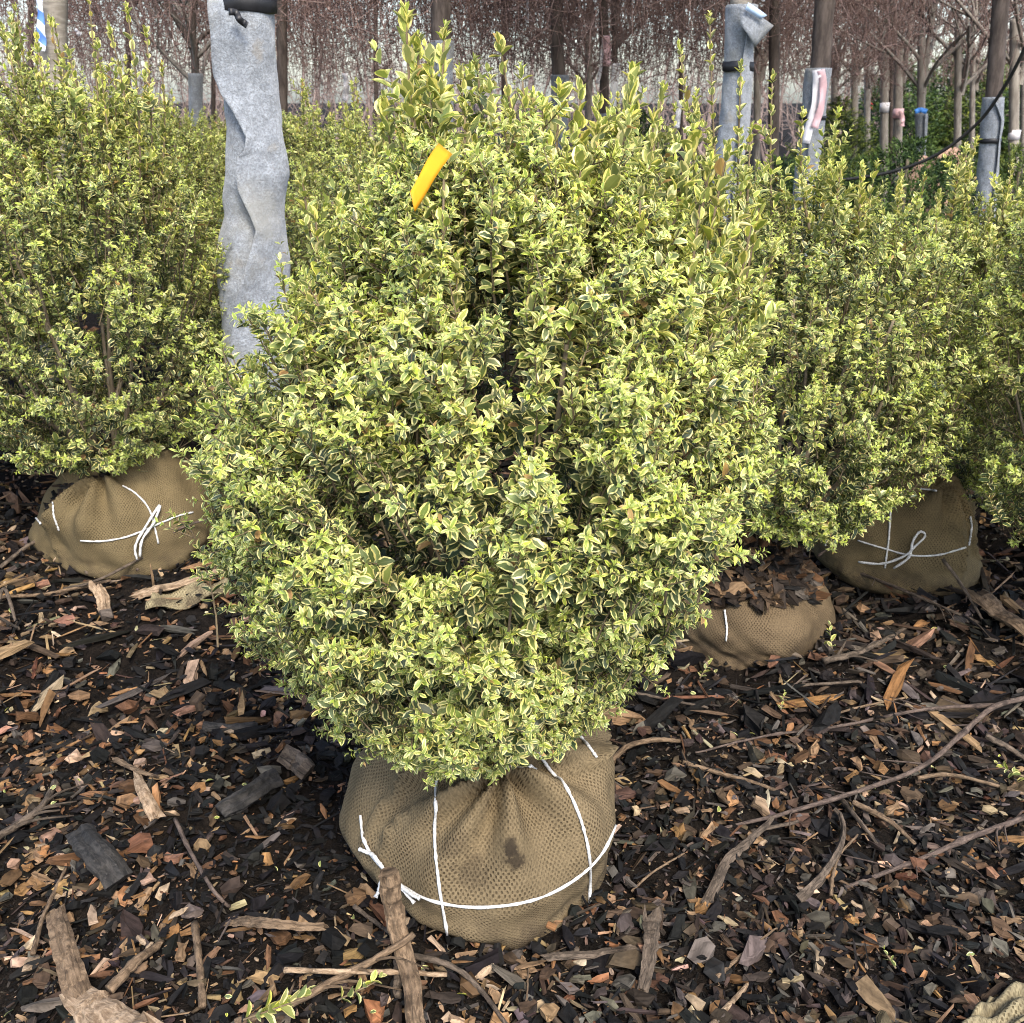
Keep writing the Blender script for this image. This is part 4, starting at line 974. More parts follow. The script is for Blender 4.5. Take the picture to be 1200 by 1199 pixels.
for i, (px, Y, w, lb, k, tp_) in enumerate(far):
    t = tree('young_tree', px, 130, Y, lb, group='young bare trees')
    trunk_obj(t, [(px, 60), (px - 1, 160)], Y, w, M_BARKY, ztop=1.75); add_bare(t, k, i * 1.3, 1.0 + .05 * (i % 3))
    if tp_:
        zc = at_y(px, tp_[0], Y)[2]; nn = 14; ta = np.linspace(0, 6.283, nn); w_ = w / F * Y * .56; x0 = float(at_y(px - .5, tp_[0], Y)[0]); hh = 5 / F * Y
        sheet('tape', [[(x0 + w_ * math.cos(q), Y + w_ * math.sin(q), zz) for q in ta] for zz in (zc - hh, zc + hh)], {'w': M_RIBW, 'p': M_RIBP, 'r': M_RIBR}[tp_[1]], t, .001)
        if tp_[1] in 'pr': ribbon('tape_end', [(px + 2, tp_[0] - 4), (px + 5, tp_[0] + 8), (px + 4, tp_[0] + 15)], Y - .1, 5, M_RIBP if tp_[1] == 'p' else M_RIBR, parent=t)
t = tree('wrapped_tree', 1079, 130, 9.0, 'far trunk with grey felt wrap and blue strap over the mounded conifer', group='young bare trees')
trunk_obj(t, [(1080, 60), (1079, 160)], 9.0, 9, M_BARKY, ztop=1.75); add_bare(t, 1, 2.2)
f_ = felt_wrap(t, [(133, 1072, 1086), (150, 1073, 1086), (170, 1074, 1084), (220, 1074, 1083)], 9.0, [(133, 1080), (220, 1079)], nz=30, nt=32, thick=.008, straps=[(169, 3)])
ribbon('blue_strap', [(1072, 131), (1079, 129), (1086, 131)], 8.9, 5, M_TAPEB, parent=f_)
t = tree('wrapped_tree', 690, 170, 10.0, 'small far trunk with grey wrap and pink top just left of strapped trunk', group='young bare trees')
trunk_obj(t, [(690, 60), (690, 180)], 10.0, 7, M_BARKY, ztop=1.75)
felt_wrap(t, [(154, 684, 696), (190, 684, 695), (230, 685, 694)], 10.0, [(154, 690), (230, 690)], nz=24, nt=24)
rt = empty('pink_root_ball', (float(at_y(1105, 180, 7.5)[0]), 7.5, 0), 'far root ball in pinkish burlap beside the mounded conifer', 'root ball')
add_ball(rt, dict(cx=rt.location[0], cy=7.5, rx=.23, ry=.25, h=.95, zb=-.02, pinch=(0, -.2, 1), seed=33, pleat=.008, npl=7, lump=.06, nu=60, nv=36), M_BUR5, 'burlap')

# black cable
p = smooth_path([at_y(*q) for q in ((940, 214, 4.4), (995, 210, 4.3), (1050, 200, 4.2), (1100, 180, 4.1), (1145, 145, 4.0), (1175, 105, 3.9), (1200, 58, 3.8), (1225, -10, 3.7))], 50)
V, T = tubes(p, np.full(50, .0062), 8); tag(anchored('cable', np_mesh('cable', V, T), M_CABLE), 'black cable sagging from the frame edge across the conifers', 'cable')

# far woods: bare saplings and brush reading as one mass
def woods():
    r = np.random.default_rng(77); n = 560
    x = r.uniform(-22, 22, n); y = r.uniform(20, 34, n); h = r.uniform(1.0, 4.0, n); K = 6; t_ = np.linspace(0, 1, K)[None]
    lx = r.normal(size=(n, 1)) * .5; ly = r.normal(size=(n, 1)) * .5
    P = np.stack([x[:, None] + lx * t_ + np.cumsum(r.normal(size=(n, K)) * .08, 1), y[:, None] + ly * t_, h[:, None] * t_ * np.ones((n, 1))], -1)
    parts = [tubes(P, np.linspace(.035, .008, K)[None] * r.uniform(.4, 1.4, (n, 1)), 3, caps=False)]
    for _ in range(12):
        k = r.random(n)[:, None] * .85 + .1; q = np.stack([x, y, np.zeros(n)], -1) + np.concatenate([lx * k, ly * k, h[:, None] * k], 1)
        d = nrm(r.normal(size=(n, 3)) + np.array([0, 0, .7])); L = r.uniform(.4, 1.1, n)[:, None]
        m = q + d * L * .5 + r.normal(size=(n, 3)) * .06; e = m + nrm(d + r.normal(size=(n, 3)) * .5) * L * .5
        parts.append(tubes(np.stack([q, m, e], 1), np.array([[.011, .008, .004]]) * np.ones((n, 1)), 3, caps=False))
    V, T = merge(parts); o = obj('bare_woods', np_mesh('bare_woods', V, T), M_WOODS); tag(o, 'far mass of bare brown brush and saplings behind the nursery rows', 'woods', kind='stuff')
woods()

# ------------------------------------------------------------------ mulch
PAL = dict(black=(.008, .0078, .0078), char=(.015, .0142, .0138), dark=(.034, .026, .021), brown=(.068, .046, .030), grey=(.088, .075, .063), rust=(.110, .058, .030), tan=(.225, .145, .082), pale=(.34, .25, .165), orange=(.23, .125, .055))
PK = list(PAL); PV = np.array([PAL[k] for k in PK])
def chip_colours(r, x, y):
    n = len(x)
    base = np.array([.27, .22, .14, .10, .08, .06, .07, .03, .03])
    left = np.clip((.1 - x) / .8, 0, 1); near = np.clip((1.9 - y) / .7, 0, 1)
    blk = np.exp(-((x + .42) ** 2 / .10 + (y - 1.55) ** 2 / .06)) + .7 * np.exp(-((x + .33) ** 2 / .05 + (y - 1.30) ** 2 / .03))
    w = base[None] * np.ones((n, 1))
    w[:, 5:7] *= (1 + 1.4 * left)[:, None]; w[:, 7:] *= (1 + 1.8 * left)[:, None]
    w[:, 3:5] *= (1 + .9 * (1 - left))[:, None]; w[:, 0] *= 1 + .3 * left
    far_ = np.clip((y - 1.9) / 1.2, 0, 1); w[:, 3] *= 1 + 1.2 * far_; w[:, 5:7] *= (1 + .6 * far_)[:, None]
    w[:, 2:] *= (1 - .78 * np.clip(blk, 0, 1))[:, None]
    w /= w.sum(1, keepdims=True); c = w.cumsum(1); i = (r.random((n, 1)) > c).sum(1).clip(0, 8)
    return PV[i] * r.uniform(.7, 1.35, (n, 1)) * (1 + r.normal(size=(n, 3)) * .06)
def chip_geo(r, P, L, W, H_, yaw, tilt, roll, C, st=3):
    """splintered pieces: st stations along the length, rectangular section with uneven ends"""
    n = len(P); u = np.linspace(-.5, .5, st)
    V = np.zeros((n, st, 4, 3)); sg = np.array([(-1, -1), (1, -1), (1, 1), (-1, 1)]) * .5
    bend = r.normal(size=n) * .10
    for i in range(st):
        e = abs(u[i]) * 2
        wk = (1 - e * r.uniform(0, .75, n)) if st > 2 else r.uniform(.6, 1.05, n)
        hk = (1 - e * r.uniform(0, .7, n)) if st > 2 else r.uniform(.6, 1.05, n)
        for j in range(4):
            V[:, i, j, 0] = L * (u[i] + (r.normal(size=n) * .10 if e > .5 else r.normal(size=n) * .05)); V[:, i, j, 1] = W * (sg[j, 0] * wk + r.normal(size=n) * .13 + bend * (1 - e)); V[:, i, j, 2] = H_ * (sg[j, 1] * hk + r.normal(size=n) * .16)
    V = V.reshape(n, -1, 3)
    cy, sy = np.cos(yaw), np.sin(yaw); ct, st_ = np.cos(tilt), np.sin(tilt); cr, sr = np.cos(roll), np.sin(roll)
    x, y, z = V[..., 0], V[..., 1], V[..., 2]
    y, z = y * cr[:, None] - z * sr[:, None], y * sr[:, None] + z * cr[:, None]
    x, z = x * ct[:, None] - z * st_[:, None], x * st_[:, None] + z * ct[:, None]
    x, y = x * cy[:, None] - y * sy[:, None], x * sy[:, None] + y * cy[:, None]
    V2 = np.stack([x, y, z], -1) + P[:, None]
    T = []
    for i in range(st - 1):
        for j in range(4):
            a = 4 * i + j; b = 4 * i + (j + 1) % 4; c = b + 4; d = a + 4; T += [(a, b, c), (a, c, d)]
    e = 4 * (st - 1); T += [(0, 2, 1), (0, 3, 2), (e, e + 1, e + 2), (e, e + 2, e + 3)]; T = np.array(T)
    uu = np.repeat(u, 4); vv = np.tile([0, .33, .66, 1.0], st)
    nv = 4 * st; F_ = (T[None] + (np.arange(n) * nv)[:, None, None]).reshape(-1, 3)
    UV = np.stack([vv[None] * W[:, None] + r.random((n, 1)) * 9, uu[None] * L[:, None]], -1)[:, T.ravel()].reshape(-1, 2)
    return V2.reshape(-1, 3), F_, UV, np.repeat(np.concatenate([C, np.ones((n, 1))], 1), nv, 0)
def off_balls(x, y, m=.90):
    ok = np.ones(len(x), bool)
    for cx, cy, R in BALLS: ok &= np.hypot(x - cx, y - cy) > R * m
    return ok
def scatter(r, n, y0, y1, lo, hi, st, lift, elong=(1.2, 4.5), power=2.2):
    y = r.uniform(y0, y1, n); xm = .52 * y + .42; x = r.uniform(-1, 1, n) * xm
    ok = off_balls(x, y)
    if hi > .02:                                               # damp, finely broken patches hold few large pieces
        pt = np.sin(5.1 * x + 2.2 * y + 1) + np.sin(3.7 * y - 4.4 * x + 2) + .8 * np.sin(9 * x + 7 * y)
        ok &= r.random(n) > np.clip(.02 + .22 * pt, 0, .5)
    x, y = x[ok], y[ok]; n = len(x)
    L = lo + (hi - lo) * r.random(n) ** power; el = r.uniform(*elong, n); W = L / el; Hh = W * r.uniform(.35, .95, n)
    P = np.stack([x, y, gh(x, y) + Hh * .3 + r.random(n) * lift], -1)
    return chip_geo(r, P, L, W, Hh, r.uniform(0, 6.28, n), r.normal(size=n) * .28, r.normal(size=n) * .45, chip_colours(r, x, y), st)
def mulch():
    r = np.random.default_rng(101)
    P = [scatter(r, 16000, .85, 1.75, .003, .0105, 2, .010), scatter(r, 8500, .85, 1.75, .012, .036, 3, .014), scatter(r, 900, .85, 1.75, .025, .075, 3, .014, (2.5, 7)),
         scatter(r, 10500, 1.7, 3.3, .006, .020, 2, .010), scatter(r, 6500, 1.7, 3.3, .015, .045, 3, .014), scatter(r, 1500, 1.7, 3.4, .04, .13, 3, .022, (3.5, 9)),
         scatter(r, 3000, 3.2, 8.0, .02, .09, 3, .02),
         scatter(r, 2600, .85, 1.8, .012, .06, 2, .016, (9, 22)), scatter(r, 2200, 1.8, 3.4, .03, .15, 2, .024, (10, 26))]
    o = obj('mulch_chips', leaf_mesh('mulch_chips', P, False), M_CHIP, ground, 'stuff')
    # soil and bark heaped on the half-buried ball
    n = 1100; th = r.uniform(0, 6.28, n); q = np.sqrt(r.random(n)) * .165; x = p3[0] + q * np.cos(th); y = 2.20 + q * np.sin(th); Z = []
    for a, b in zip(x, y):
        h_ = bv3.ray_cast(Vector((a, b, 1.0)), Vector((0, 0, -1))); Z.append(h_[0].z if h_[0] else 0.02)
    L = r.uniform(.012, .06, n); W = L / r.uniform(1.5, 5, n); C = PV[r.choice([1, 2, 2, 3, 3, 4, 5, 6], n)] * r.uniform(.7, 1.3, (n, 1))
    o2 = obj('bark_litter', leaf_mesh('bark_litter', [chip_geo(r, np.stack([x, y, np.array(Z) + .006 + r.random(n) * .045 * np.exp(-(q / .13) ** 2)], -1), L, W, W * .6, r.uniform(0, 6.28, n), r.normal(size=n) * .5, r.normal(size=n) * .6, C, 3)], False), M_CHIP, s3, 'stuff')
    n = 170; th = r.uniform(0, 6.28, n); q = np.sqrt(r.random(n)) * .11; x = p2[0] - .08 + q * np.cos(th); y = 2.60 + q * np.sin(th); Z = []
    for a, b in zip(x, y):
        h_ = bv2.ray_cast(Vector((a, b, 1.0)), Vector((0, 0, -1))); Z.append(h_[0].z if h_[0] else 0.02)
    L = r.uniform(.008, .035, n); W = L / r.uniform(1.2, 4, n); C = PV[r.choice([0, 1, 1, 2, 3], n)] * r.uniform(.7, 1.3, (n, 1))
    obj('bark_litter', leaf_mesh('bark_litter', [chip_geo(r, np.stack([x, y, np.array(Z) + .004 + r.random(n) * .006], -1), L, W, W * .6, r.uniform(0, 6.28, n), r.normal(size=n) * .3, r.normal(size=n) * .4, C, 3)], False), M_CHIP, s2, 'stuff')
    # the 300 pieces that show largest, each its own piece of the mulch
    var = []
    for k in range(40):
        Lk = np.array([1.0]); el = r.uniform(2.1, 5.0); ck = PV[k % 9][None] * r.uniform(.8, 1.25) if k < 27 else PV[r.choice([0, 1, 2, 3, 4, 6, 7])][None]
        G = chip_geo(r, np.zeros((1, 3)), Lk * .05, Lk * .05 / el, Lk * .05 / el * r.uniform(.2, .42), np.zeros(1), np.zeros(1), np.zeros(1), ck, 5 if k % 2 else 4)
        me = leaf_mesh('wood_chip', [G], False); me.materials.append(M_CHIP)
        var.append(me)
    c = 0
    while c < 300:
        near = c < 210
        y = r.uniform(.95, 1.75) if near else r.uniform(1.75, 2.7); x = r.uniform(-1, 1) * (.50 * y + .36)
        if not off_balls(np.array([x]), np.array([y]), 1.02)[0]: continue
        left = x < 0.05
        k = int(r.choice([0, 9, 18, 1, 10, 2, 11, 3, 12, 5, 14, 23, 6, 15, 24, 7, 16, 8, 17, 26, 30, 33, 36, 39])) if left else int(r.choice([0, 9, 1, 10, 19, 2, 11, 20, 3, 12, 21, 4, 13, 22, 6, 15, 29, 31, 34, 37]))
        o = bpy.data.objects.new('wood_chip', var[k]); COL.objects.link(o); o.parent = ground
        s = r.uniform(.40, .90) * (1.0 if near else 1.35); o.scale = (s, s * r.uniform(.8, 1.3), s)
        o.location = (x, y, float(gh(x, y)) + .010 + r.random() * .012); o.rotation_euler = (r.normal() * .30, r.normal() * .22, r.uniform(0, 6.28)); c += 1
    # fallen leaves
    for i in range(80):
        y = r.uniform(.95, 2.5); x = r.uniform(-1, 1) * (.48 * y + .35)
        if not off_balls(np.array([x]), np.array([y]), 1.0)[0]: continue
        a = r.uniform(0, 6.28); d = np.array([math.cos(a), math.sin(a), r.normal() * .3]); n = np.array([r.normal() * .8, r.normal() * .8, 1.0])
        add_leaf('fallen_leaf', np.array([x, y, float(gh(x, y)) + .020 + r.random() * .010]), d, n, r.uniform(.007, .022), LMESH[r.integers(6, 16)], ground, (0, 0, 0))
mulch()

# ------------------------------------------------------------------ sticks, branches and slabs lying on the mulch
def stick(name, path, r0, r1, mat, label, cat, lift=.012, n=26, sides=8, parent=None, rough=.10, flat=1.0, sd_=0):
    P = []
    for q in path:
        P.append(at_ground(q[0], q[1], q[2] if len(q) > 2 else lift))
    p = smooth_path(P, n); r = np.random.default_rng(int(path[0][0] * 7 + path[0][1]) + sd_)
    p[1:-1] += np.cumsum(r.normal(size=(n - 2, 3)), 0) * r0 * .07
    p[:, 2] = np.maximum(p[:, 2], gh(p[:, 0], p[:, 1]) + r0 * .2)
    wide = any(k in name for k in ('strip', 'plank', 'slab', 'chip', 'stump', 'chunk', 'broken', 'log', 'root'))
    sides = 14 if wide else sides
    rad = np.linspace(r0, r1, n) * (1 + r.normal(size=n) * (.03 if wide else .06))
    if not wide:
        for _ in range(max(1, n // 9)): rad[r.integers(1, n - 1)] *= 1.2
    V, T = tubes(p, rad, sides, rough=.03, seed=int(abs(path[0][0])))
    if wide:                                                       # fibre ridges run along the piece
        rg = 1 + r.normal(size=sides)[None] * .15 + np.cumsum(r.normal(size=(n, sides)) * .022, 0)
        pc = np.repeat(p, sides, 0); V = pc + (V - pc) * rg.reshape(-1, 1)
    if 'strip' in name or 'plank' in name or 'slab' in name or 'chip' in name or 'stump' in name:
        pc = np.repeat(p, sides, 0); V[:, 2] = pc[:, 2] + (V[:, 2] - pc[:, 2]) * .42
        e = np.repeat(np.r_[1, np.zeros(n - 2), 1], sides)[:, None]; t_ = nrm(p[-1] - p[0]); V += e * t_ * r.normal(size=(n * sides, 1)) * r0 * 1.1     # torn ends
    ln = np.concatenate([[0], np.cumsum(np.linalg.norm(np.diff(p, axis=0), axis=1))]) + path[0][0] * .01
    av = np.abs(np.linspace(-1, 1, sides, endpoint=False)); uvp = np.stack([np.tile(av * r0 * 60 * .5, n) + path[0][1] * .013, np.repeat(ln, sides)], -1)
    me = np_mesh(name, V, T, uvp[T.ravel()], smooth=not wide)
    if name == 'branch':
        ex = [(V, T)]; ux = [uvp]
        for _ in range(5):
            k = int(r.integers(3, n - 2)); d = nrm(p[k + 1] - p[k - 1]); s_ = nrm(np.cross(d, [0, 0, 1.0])) * r.choice((-1, 1)); L = r.uniform(.03, .10)
            q = smooth_path([p[k], p[k] + (d * .7 + s_ * .5 + np.array([0, 0, .15])) * L * .5, p[k] + (d * .8 + s_ * .75 + np.array([0, 0, .05])) * L], 6)
            V2, T2 = tubes(q, np.linspace(rad[k] * .5, rad[k] * .22, 6), 5); ex.append((V2, T2)); ux.append(np.stack([np.tile(np.linspace(0, .2, 5), 6), np.repeat(np.linspace(0, L, 6), 5)], -1))
        V, T = merge(ex); me = np_mesh(name, V, T, np.concatenate(ux)[T.ravel()])
    if parent is not None: return obj(name, me, mat, parent)
    return tag(anchored(name, me, mat), label, cat, 'sticks and branches on the mulch')
stick('branch', [(1215, 815), (1165, 828, .05), (1130, 858, .05), (1080, 900, .035), (1000, 930, .03), (920, 955, .025), (850, 972), (800, 998)], .0062, .0025, M_STICKR, 'longest reddish-brown branch slanting across the mulch from the frame edge', 'branch', n=44)
stick('branch', [(1165, 826, .05), (1080, 832, .03), (980, 852, .025), (900, 862, .02), (815, 882)], .0042, .002, M_STICKR, 'slender branch running level above the longest reddish branch', 'branch', n=36)
stick('branch', [(1210, 955, .03), (1140, 980, .03), (1070, 1010, .025), (990, 1040)], .0058, .0032, M_STICKR, 'straight reddish branch below the longest one, reaching the frame edge', 'branch')
stick('root_piece', [(935, 1054), (955, 1035, .02), (975, 1005, .03), (985, 975, .035), (978, 948, .03)], .0085, .0035, M_STICK, 'curved grey root piece standing from the mulch under the longest branch', 'root')
stick('stick', [(974, 1050), (976, 1025, .02), (985, 1000, .03), (1005, 978, .025)], .0032, .002, M_STICKT, 'small tan curved twig beside the curved grey root', 'stick')
stick('root_piece', [(825, 1062), (850, 1010, .02), (875, 985, .03), (905, 958, .03)], .009, .004, M_STICK, 'thick weathered root crossing under the longest branch at its lower end', 'root')
stick('stick', [(880, 975, .02), (935, 962, .02)], .004, .003, M_STICK, 'short dark stick beside the thick weathered root', 'stick')
stick('stick', [(1000, 940, .03), (1040, 960, .03), (1072, 988, .02)], .0055, .003, M_STICKT, 'weathered split stick pointing down from the longest branch', 'stick')
stick('stick', [(985, 935, .02), (1010, 965, .03), (1034, 996)], .005, .003, M_STICK, 'dark forked stick end just below the longest branch', 'stick')
stick('stick', [(800, 893), (840, 905, .02), (880, 916, .02), (922, 932)], .0045, .003, M_STICKT, 'crooked tan stick left of the longest branch', 'stick')
stick('stick', [(1075, 912, .02), (1110, 908, .03), (1150, 916, .03), (1210, 932)], .0042, .003, M_STICKT, 'bent pale stick under the upper right branch fork', 'stick')
stick('stick', [(1155, 862, .03), (1180, 875, .03), (1212, 898)], .006, .005, M_STICK, 'grey stick at the frame edge beside a green cutting', 'stick')
stick('stick', [(840, 1145), (870, 1120, .02), (911, 1088, .03)], .004, .0015, M_STICKT, 'pale splinter stick pointing up at lower right', 'stick')
stick('stick', [(832, 1205, .02), (850, 1180, .02), (878, 1148)], .0055, .003, M_PALE, 'pale broken twig at the bottom edge, right of centre', 'stick')
# foreground centre
stick('broken_branch', [(454, 1022, .14), (462, 1060, .09), (470, 1095, .05), (482, 1140, .03), (492, 1210, .02)], .0125, .0095, M_STICKT, 'upright broken branch leaning on the front root ball', 'branch', n=30, sides=10)
stick('stick', [(467, 1120, .02), (470, 1165, .02)], .0075, .006, M_STICK, 'stub of grey bark beside the upright broken branch', 'stick')
stick('branch', [(275, 1200), (330, 1180, .02), (390, 1150, .03), (440, 1122, .05), (485, 1094, .07)], .0068, .0045, M_STICKT, 'brown branch crossing behind the upright broken branch', 'branch', n=30)
stick('stick', [(333, 1137, .025), (430, 1138, .03), (524, 1142, .02)], .0040, .0036, M_PALE, 'straight pale stick lying level across the upright broken branch', 'stick')
stick('stick', [(482, 1120, .02), (530, 1132, .03), (566, 1160, .02), (602, 1205)], .0046, .003, M_STICK, 'curved grey twig below the front root ball', 'stick')
stick('stick', [(612, 1200), (618, 1165, .015), (619, 1130, .02)], .0016, .0012, M_STICKT, 'very thin straight stalk below the front root ball', 'stick')
stick('stick', [(415, 1062, .02), (438, 1078, .02), (456, 1094)], .004, .0025, M_STICK, 'short dark twig left of the upright broken branch', 'stick')
stick('bark_strip', [(640, 1122, .02), (690, 1118, .025), (738, 1110, .02)], .0075, .0060, M_STICK, 'dark bark strip lying along the foot of the front ball', 'bark')
stick('bark_slab', [(765, 1075, .02), (762, 1110, .02), (752, 1165, .015)], .014, .008, M_STICK, 'upright slab of dark grey bark right of the front ball', 'bark', sides=6, rough=.2)
stick('charred_chunk', [(95, 980, .02), (112, 1005, .03), (138, 1035, .02)], .019, .021, M_CHAR, 'large charred wood chunk on the black mulch at left', 'wood', n=12, sides=7, rough=.14)
stick('charred_chunk', [(258, 952, .02), (290, 935, .03), (322, 915, .02)], .014, .019, M_CHAR, 'charred bark chunk in the shade under the front shrub', 'wood', n=12, sides=7, rough=.16)
stick('charred_chunk', [(238, 850, .02), (268, 853, .02), (300, 852, .02)], .010, .009, M_CHAR, 'smooth charred stick piece below the front shrub edge', 'wood', n=12, sides=8, rough=.06)
stick('wood_log', [(330, 882, .03), (348, 895, .03), (362, 905, .03)], .018, .018, M_STICK, 'short cut log end beneath the front shrub', 'wood', n=8, sides=10, rough=.05)
# left foreground
stick('bark_strip', [(66, 1068, .03), (74, 1105, .04), (84, 1140, .04), (100, 1175, .03)], .012, .014, M_STICKT, 'long curved brown bark strip at lower left', 'bark', sides=6, rough=.15)
stick('stump_piece', [(98, 1172, .03), (125, 1188, .03), (165, 1215, .03)], .022, .034, M_PALE, 'pale fibrous root stump at the bottom left edge', 'wood', n=14, sides=9, rough=.16)
stick('branch', [(-10, 985, .03), (20, 968, .03), (48, 945, .03), (64, 916, .02)], .0075, .006, M_STICK, 'grey-brown curved branch at the left frame edge', 'branch')
stick('stick', [(128, 1160, .03), (160, 1130, .03), (190, 1108, .02)], .008, .006, M_STICKT, 'straight brown stick above the pale stump', 'stick')
stick('stick', [(38, 1118, .03), (52, 1072, .03), (78, 1016, .02)], .0042, .0025, M_STICKT, 'thin tan stick upright beside the long bark strip', 'stick')
stick('stick', [(228, 1082, .03), (234, 1120, .03), (237, 1180, .02)], .0058, .005, M_STICKT, 'brown twig standing straight left of the lower chips', 'stick')
stick('stick', [(205, 960, .02), (225, 1000, .025), (250, 1040, .025), (270, 1062)], .0038, .003, M_STICKR, 'dark thin twig in the chips below the charred chunk', 'stick')
stick('bark_strip', [(275, 1080, .02), (320, 1084, .03), (384, 1088, .02)], .0088, .0062, M_STICKT, 'flat orange-brown bark strip lying level left of the ball', 'bark', sides=6, rough=.12)
stick('bark_strip', [(134, 890, .02), (160, 903, .025), (184, 910, .02)], .0065, .0035, M_STICKT, 'small brown strip on the black mulch above the orange chip', 'bark')
stick('orange_chip', [(160, 908, .02), (170, 930, .03), (184, 956, .02)], .007, .012, M_PALE, 'bright orange wood chip standing out on black mulch', 'wood', n=10, sides=5, rough=.12)
# middle distance left
stick('splintered_plank', [(158, 698, .03), (210, 682, .045), (282, 656, .06)], .020, .013, M_PALE, 'pale splintered plank leaning towards the felt-wrapped trunk', 'wood', n=18, sides=5, rough=.14)
stick('stick', [(75, 690, .02), (110, 682, .04), (165, 655, .05), (250, 612, .07)], .004, .003, M_STICK, 'thin stick lying across the left root ball foot', 'stick')
stick('stick', [(160, 668, .02), (180, 650, .04), (205, 622, .10), (250, 605, .12)], .0042, .003, M_STICKR, 'reddish twig propped on the left root ball', 'stick')
stick('stick', [(0, 665, .02), (35, 640, .04), (70, 622, .06)], .006, .004, M_STICK, 'grey stick at the foot of the left root ball', 'stick')
stick('stick', [(82, 628, .02), (96, 655, .03), (104, 672, .02)], .0078, .006, M_STICK, 'short grey stick below the left root ball', 'stick')
stick('bark_strip', [(112, 690, .04), (118, 700, .03), (122, 716, .02)], .018, .014, M_PALE, 'upright pale wood chip below the left root ball', 'wood', n=8, sides=5, rough=.14)
stick('stick', [(0, 700, .02), (60, 695, .02), (130, 680, .03)], .0055, .004, M_STICKT, 'long tan stick lying level below the left ball', 'stick')
stick('stick', [(-5, 715, .02), (5, 690, .05), (22, 738, .02)], .005, .004, M_STICK, 'grey stick at the left edge below the upright boxwood', 'stick')
# middle distance right
stick('branch', [(960, 650, .03), (1000, 668, .05), (1060, 692, .05), (1120, 718, .03), (1160, 735)], .006, .003, M_STICK, 'dark branch running past the bow-tied root ball', 'branch')
stick('stick', [(958, 652, .12), (985, 632, .16), (1008, 610, .2)], .0035, .002, M_STICKR, 'reddish twig leaning on the bow-tied root ball', 'stick')
stick('stick', [(1105, 655, .12), (1130, 690, .05), (1157, 735, .02)], .0045, .003, M_STICK, 'dark twig slanting down from the bow-tied ball', 'stick')
stick('branch', [(965, 775, .02), (1010, 762, .03), (1064, 732, .03)], .0075, .005, M_STICK, 'grey-brown branch on the mulch between the two right balls', 'branch')
stick('stick', [(830, 730, .05), (860, 742, .05), (893, 760, .02)], .0042, .003, M_STICK, 'grey twig lying against the half-buried ball', 'stick')
stick('stick', [(715, 895), (735, 875, .03), (770, 866, .03), (805, 868)], .006, .004, M_STICKT, 'bent brown stick right of the front ball shoulder', 'stick')
stick('stick', [(740, 1045), (765, 1022, .02), (802, 1000, .02)], .0024, .0015, M_STICKT, 'thin pale stalk right of the front root ball', 'stick')
stick('stick', [(930, 865), (985, 835, .02), (1060, 818, .02)], .003, .002, M_STICKT, 'thin tan grass-like stick above the slender branch', 'stick')
stick('bark_slab', [(1150, 700, .03), (1170, 722, .04), (1205, 742, .03)], .030, .022, M_STICKT, 'large peeling bark slab near the frame edge at right', 'bark', n=14, sides=6, rough=.16)
stick('stick', [(880, 812), (940, 803, .02), (1010, 800, .02)], .0042, .003, M_STICK, 'level dark stick below the half-buried ball', 'stick')
stick('stick', [(690, 800, .02), (760, 815, .02), (830, 830, .02)], .004, .0025, M_STICK, 'dark twig in the shade right of the front shrub', 'stick')

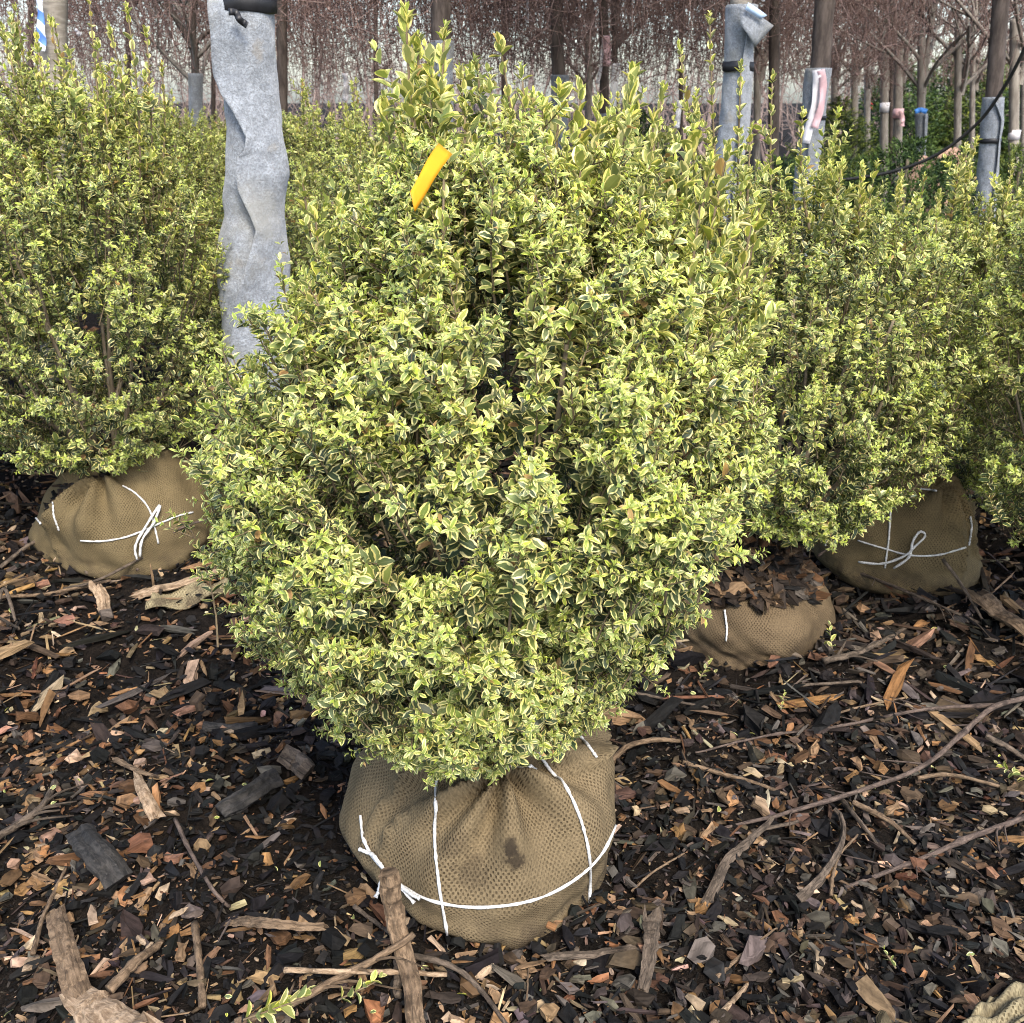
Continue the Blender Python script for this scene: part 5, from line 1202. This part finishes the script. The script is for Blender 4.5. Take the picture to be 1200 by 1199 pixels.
# flat burlap scraps
def scrap(pts, mat, label, lift=.02, thick=.004):
    a, b, c, d = [at_ground(x, y, lift) for x, y in pts]; r = np.random.default_rng(int(pts[0][0])); rows = []
    for k in np.linspace(0, 1, 14):
        row = []
        for s in np.linspace(0, 1, 14):
            q = a * (1 - s) * (1 - k) + b * s * (1 - k) + c * s * k + d * (1 - s) * k
            row.append(q + np.array([0, 0, .010 * math.sin(9 * s + 4 * k) + .008 * math.sin(13 * k - 5 * s)]))
        rows.append(row)
    o = sheet('burlap_scrap', rows, mat, None, thick); me = o.data
    uvl = me.uv_layers.new(name='UVMap'); n = len(me.loops); vi = np.empty(n, np.int32); me.loops.foreach_get('vertex_index', vi)
    co = np.empty(len(me.vertices) * 3, np.float32); me.vertices.foreach_get('co', co); uvl.uv.foreach_set('vector', np.ascontiguousarray(co.reshape(-1, 3)[vi][:, :2]).ravel())
    return tag(o, label, 'burlap')
scrap([(170, 715), (262, 700), (268, 680), (185, 692)], M_BUR4, 'pale burlap scrap under the splintered plank')
scrap([(1120, 1215), (1215, 1200), (1215, 1145), (1162, 1165)], M_BUR4, 'pale burlap corner at the bottom right frame edge', .03)

# green cuttings on the ground
def cutting(px, py, ang, L, label, K=6, leafl=.022, lift=.03):
    p = at_ground(px, py, lift); r = np.random.default_rng(int(px + py)); d = nrm(np.array([math.cos(ang), math.sin(ang), .25]))
    root = empty('boxwood_cutting', (float(p[0]), float(p[1]), float(p[2])), label, 'cutting', 'cut boxwood sprigs on the mulch')
    B_ = shoot_leaves(r, p[None], d[None], nrm(d + np.array([0, 0, .2]))[None], np.array([L]), K, .05, leafl, .5, (55, 25), (.4, .9), .4, curl=.2)
    for i in range(len(B_['p'])):
        add_leaf('leaf', B_['p'][i] - p, B_['d'][i], B_['n'][i], B_['len'][i], LMESH[9 + i % 7], root, (0, 0, 0))
    q, _ = curve_pts(p[None], d[None], d[None], np.array([L]), np.linspace(0, 1, 5)[None]); V, T = tubes(q, np.linspace(.0016, .001, 5)[None], 5); obj('stem', np_mesh('stem', V, T), M_TWIG, root)
cutting(285, 1195, .2, .085, 'leafy cut sprig at the bottom edge left of the broken branch', 8, .026)
cutting(396, 1172, .35, .060, 'yellow-green cut sprig lying left of the broken branch', 6, .022)
cutting(915, 832, 1.2, .05, 'small green sprig right of the half-buried ball', 5, .02)
cutting(1205, 912, 2.8, .06, 'leafy sprig at the frame edge beside the grey stick', 6, .024)
cutting(1050, 1135, 1.9, .03, 'tiny bright sprig in the lower right mulch', 4, .014)
cutting(820, 795, 1.0, .06, 'pale sprig on the mulch below the half-buried ball', 5, .02)
cutting(60, 640, .6, .09, 'green sprig at the foot of the left root ball', 6, .022)
cutting(975, 760, 1.4, .07, 'leafy sprig on the mulch between the right root balls', 5, .022)
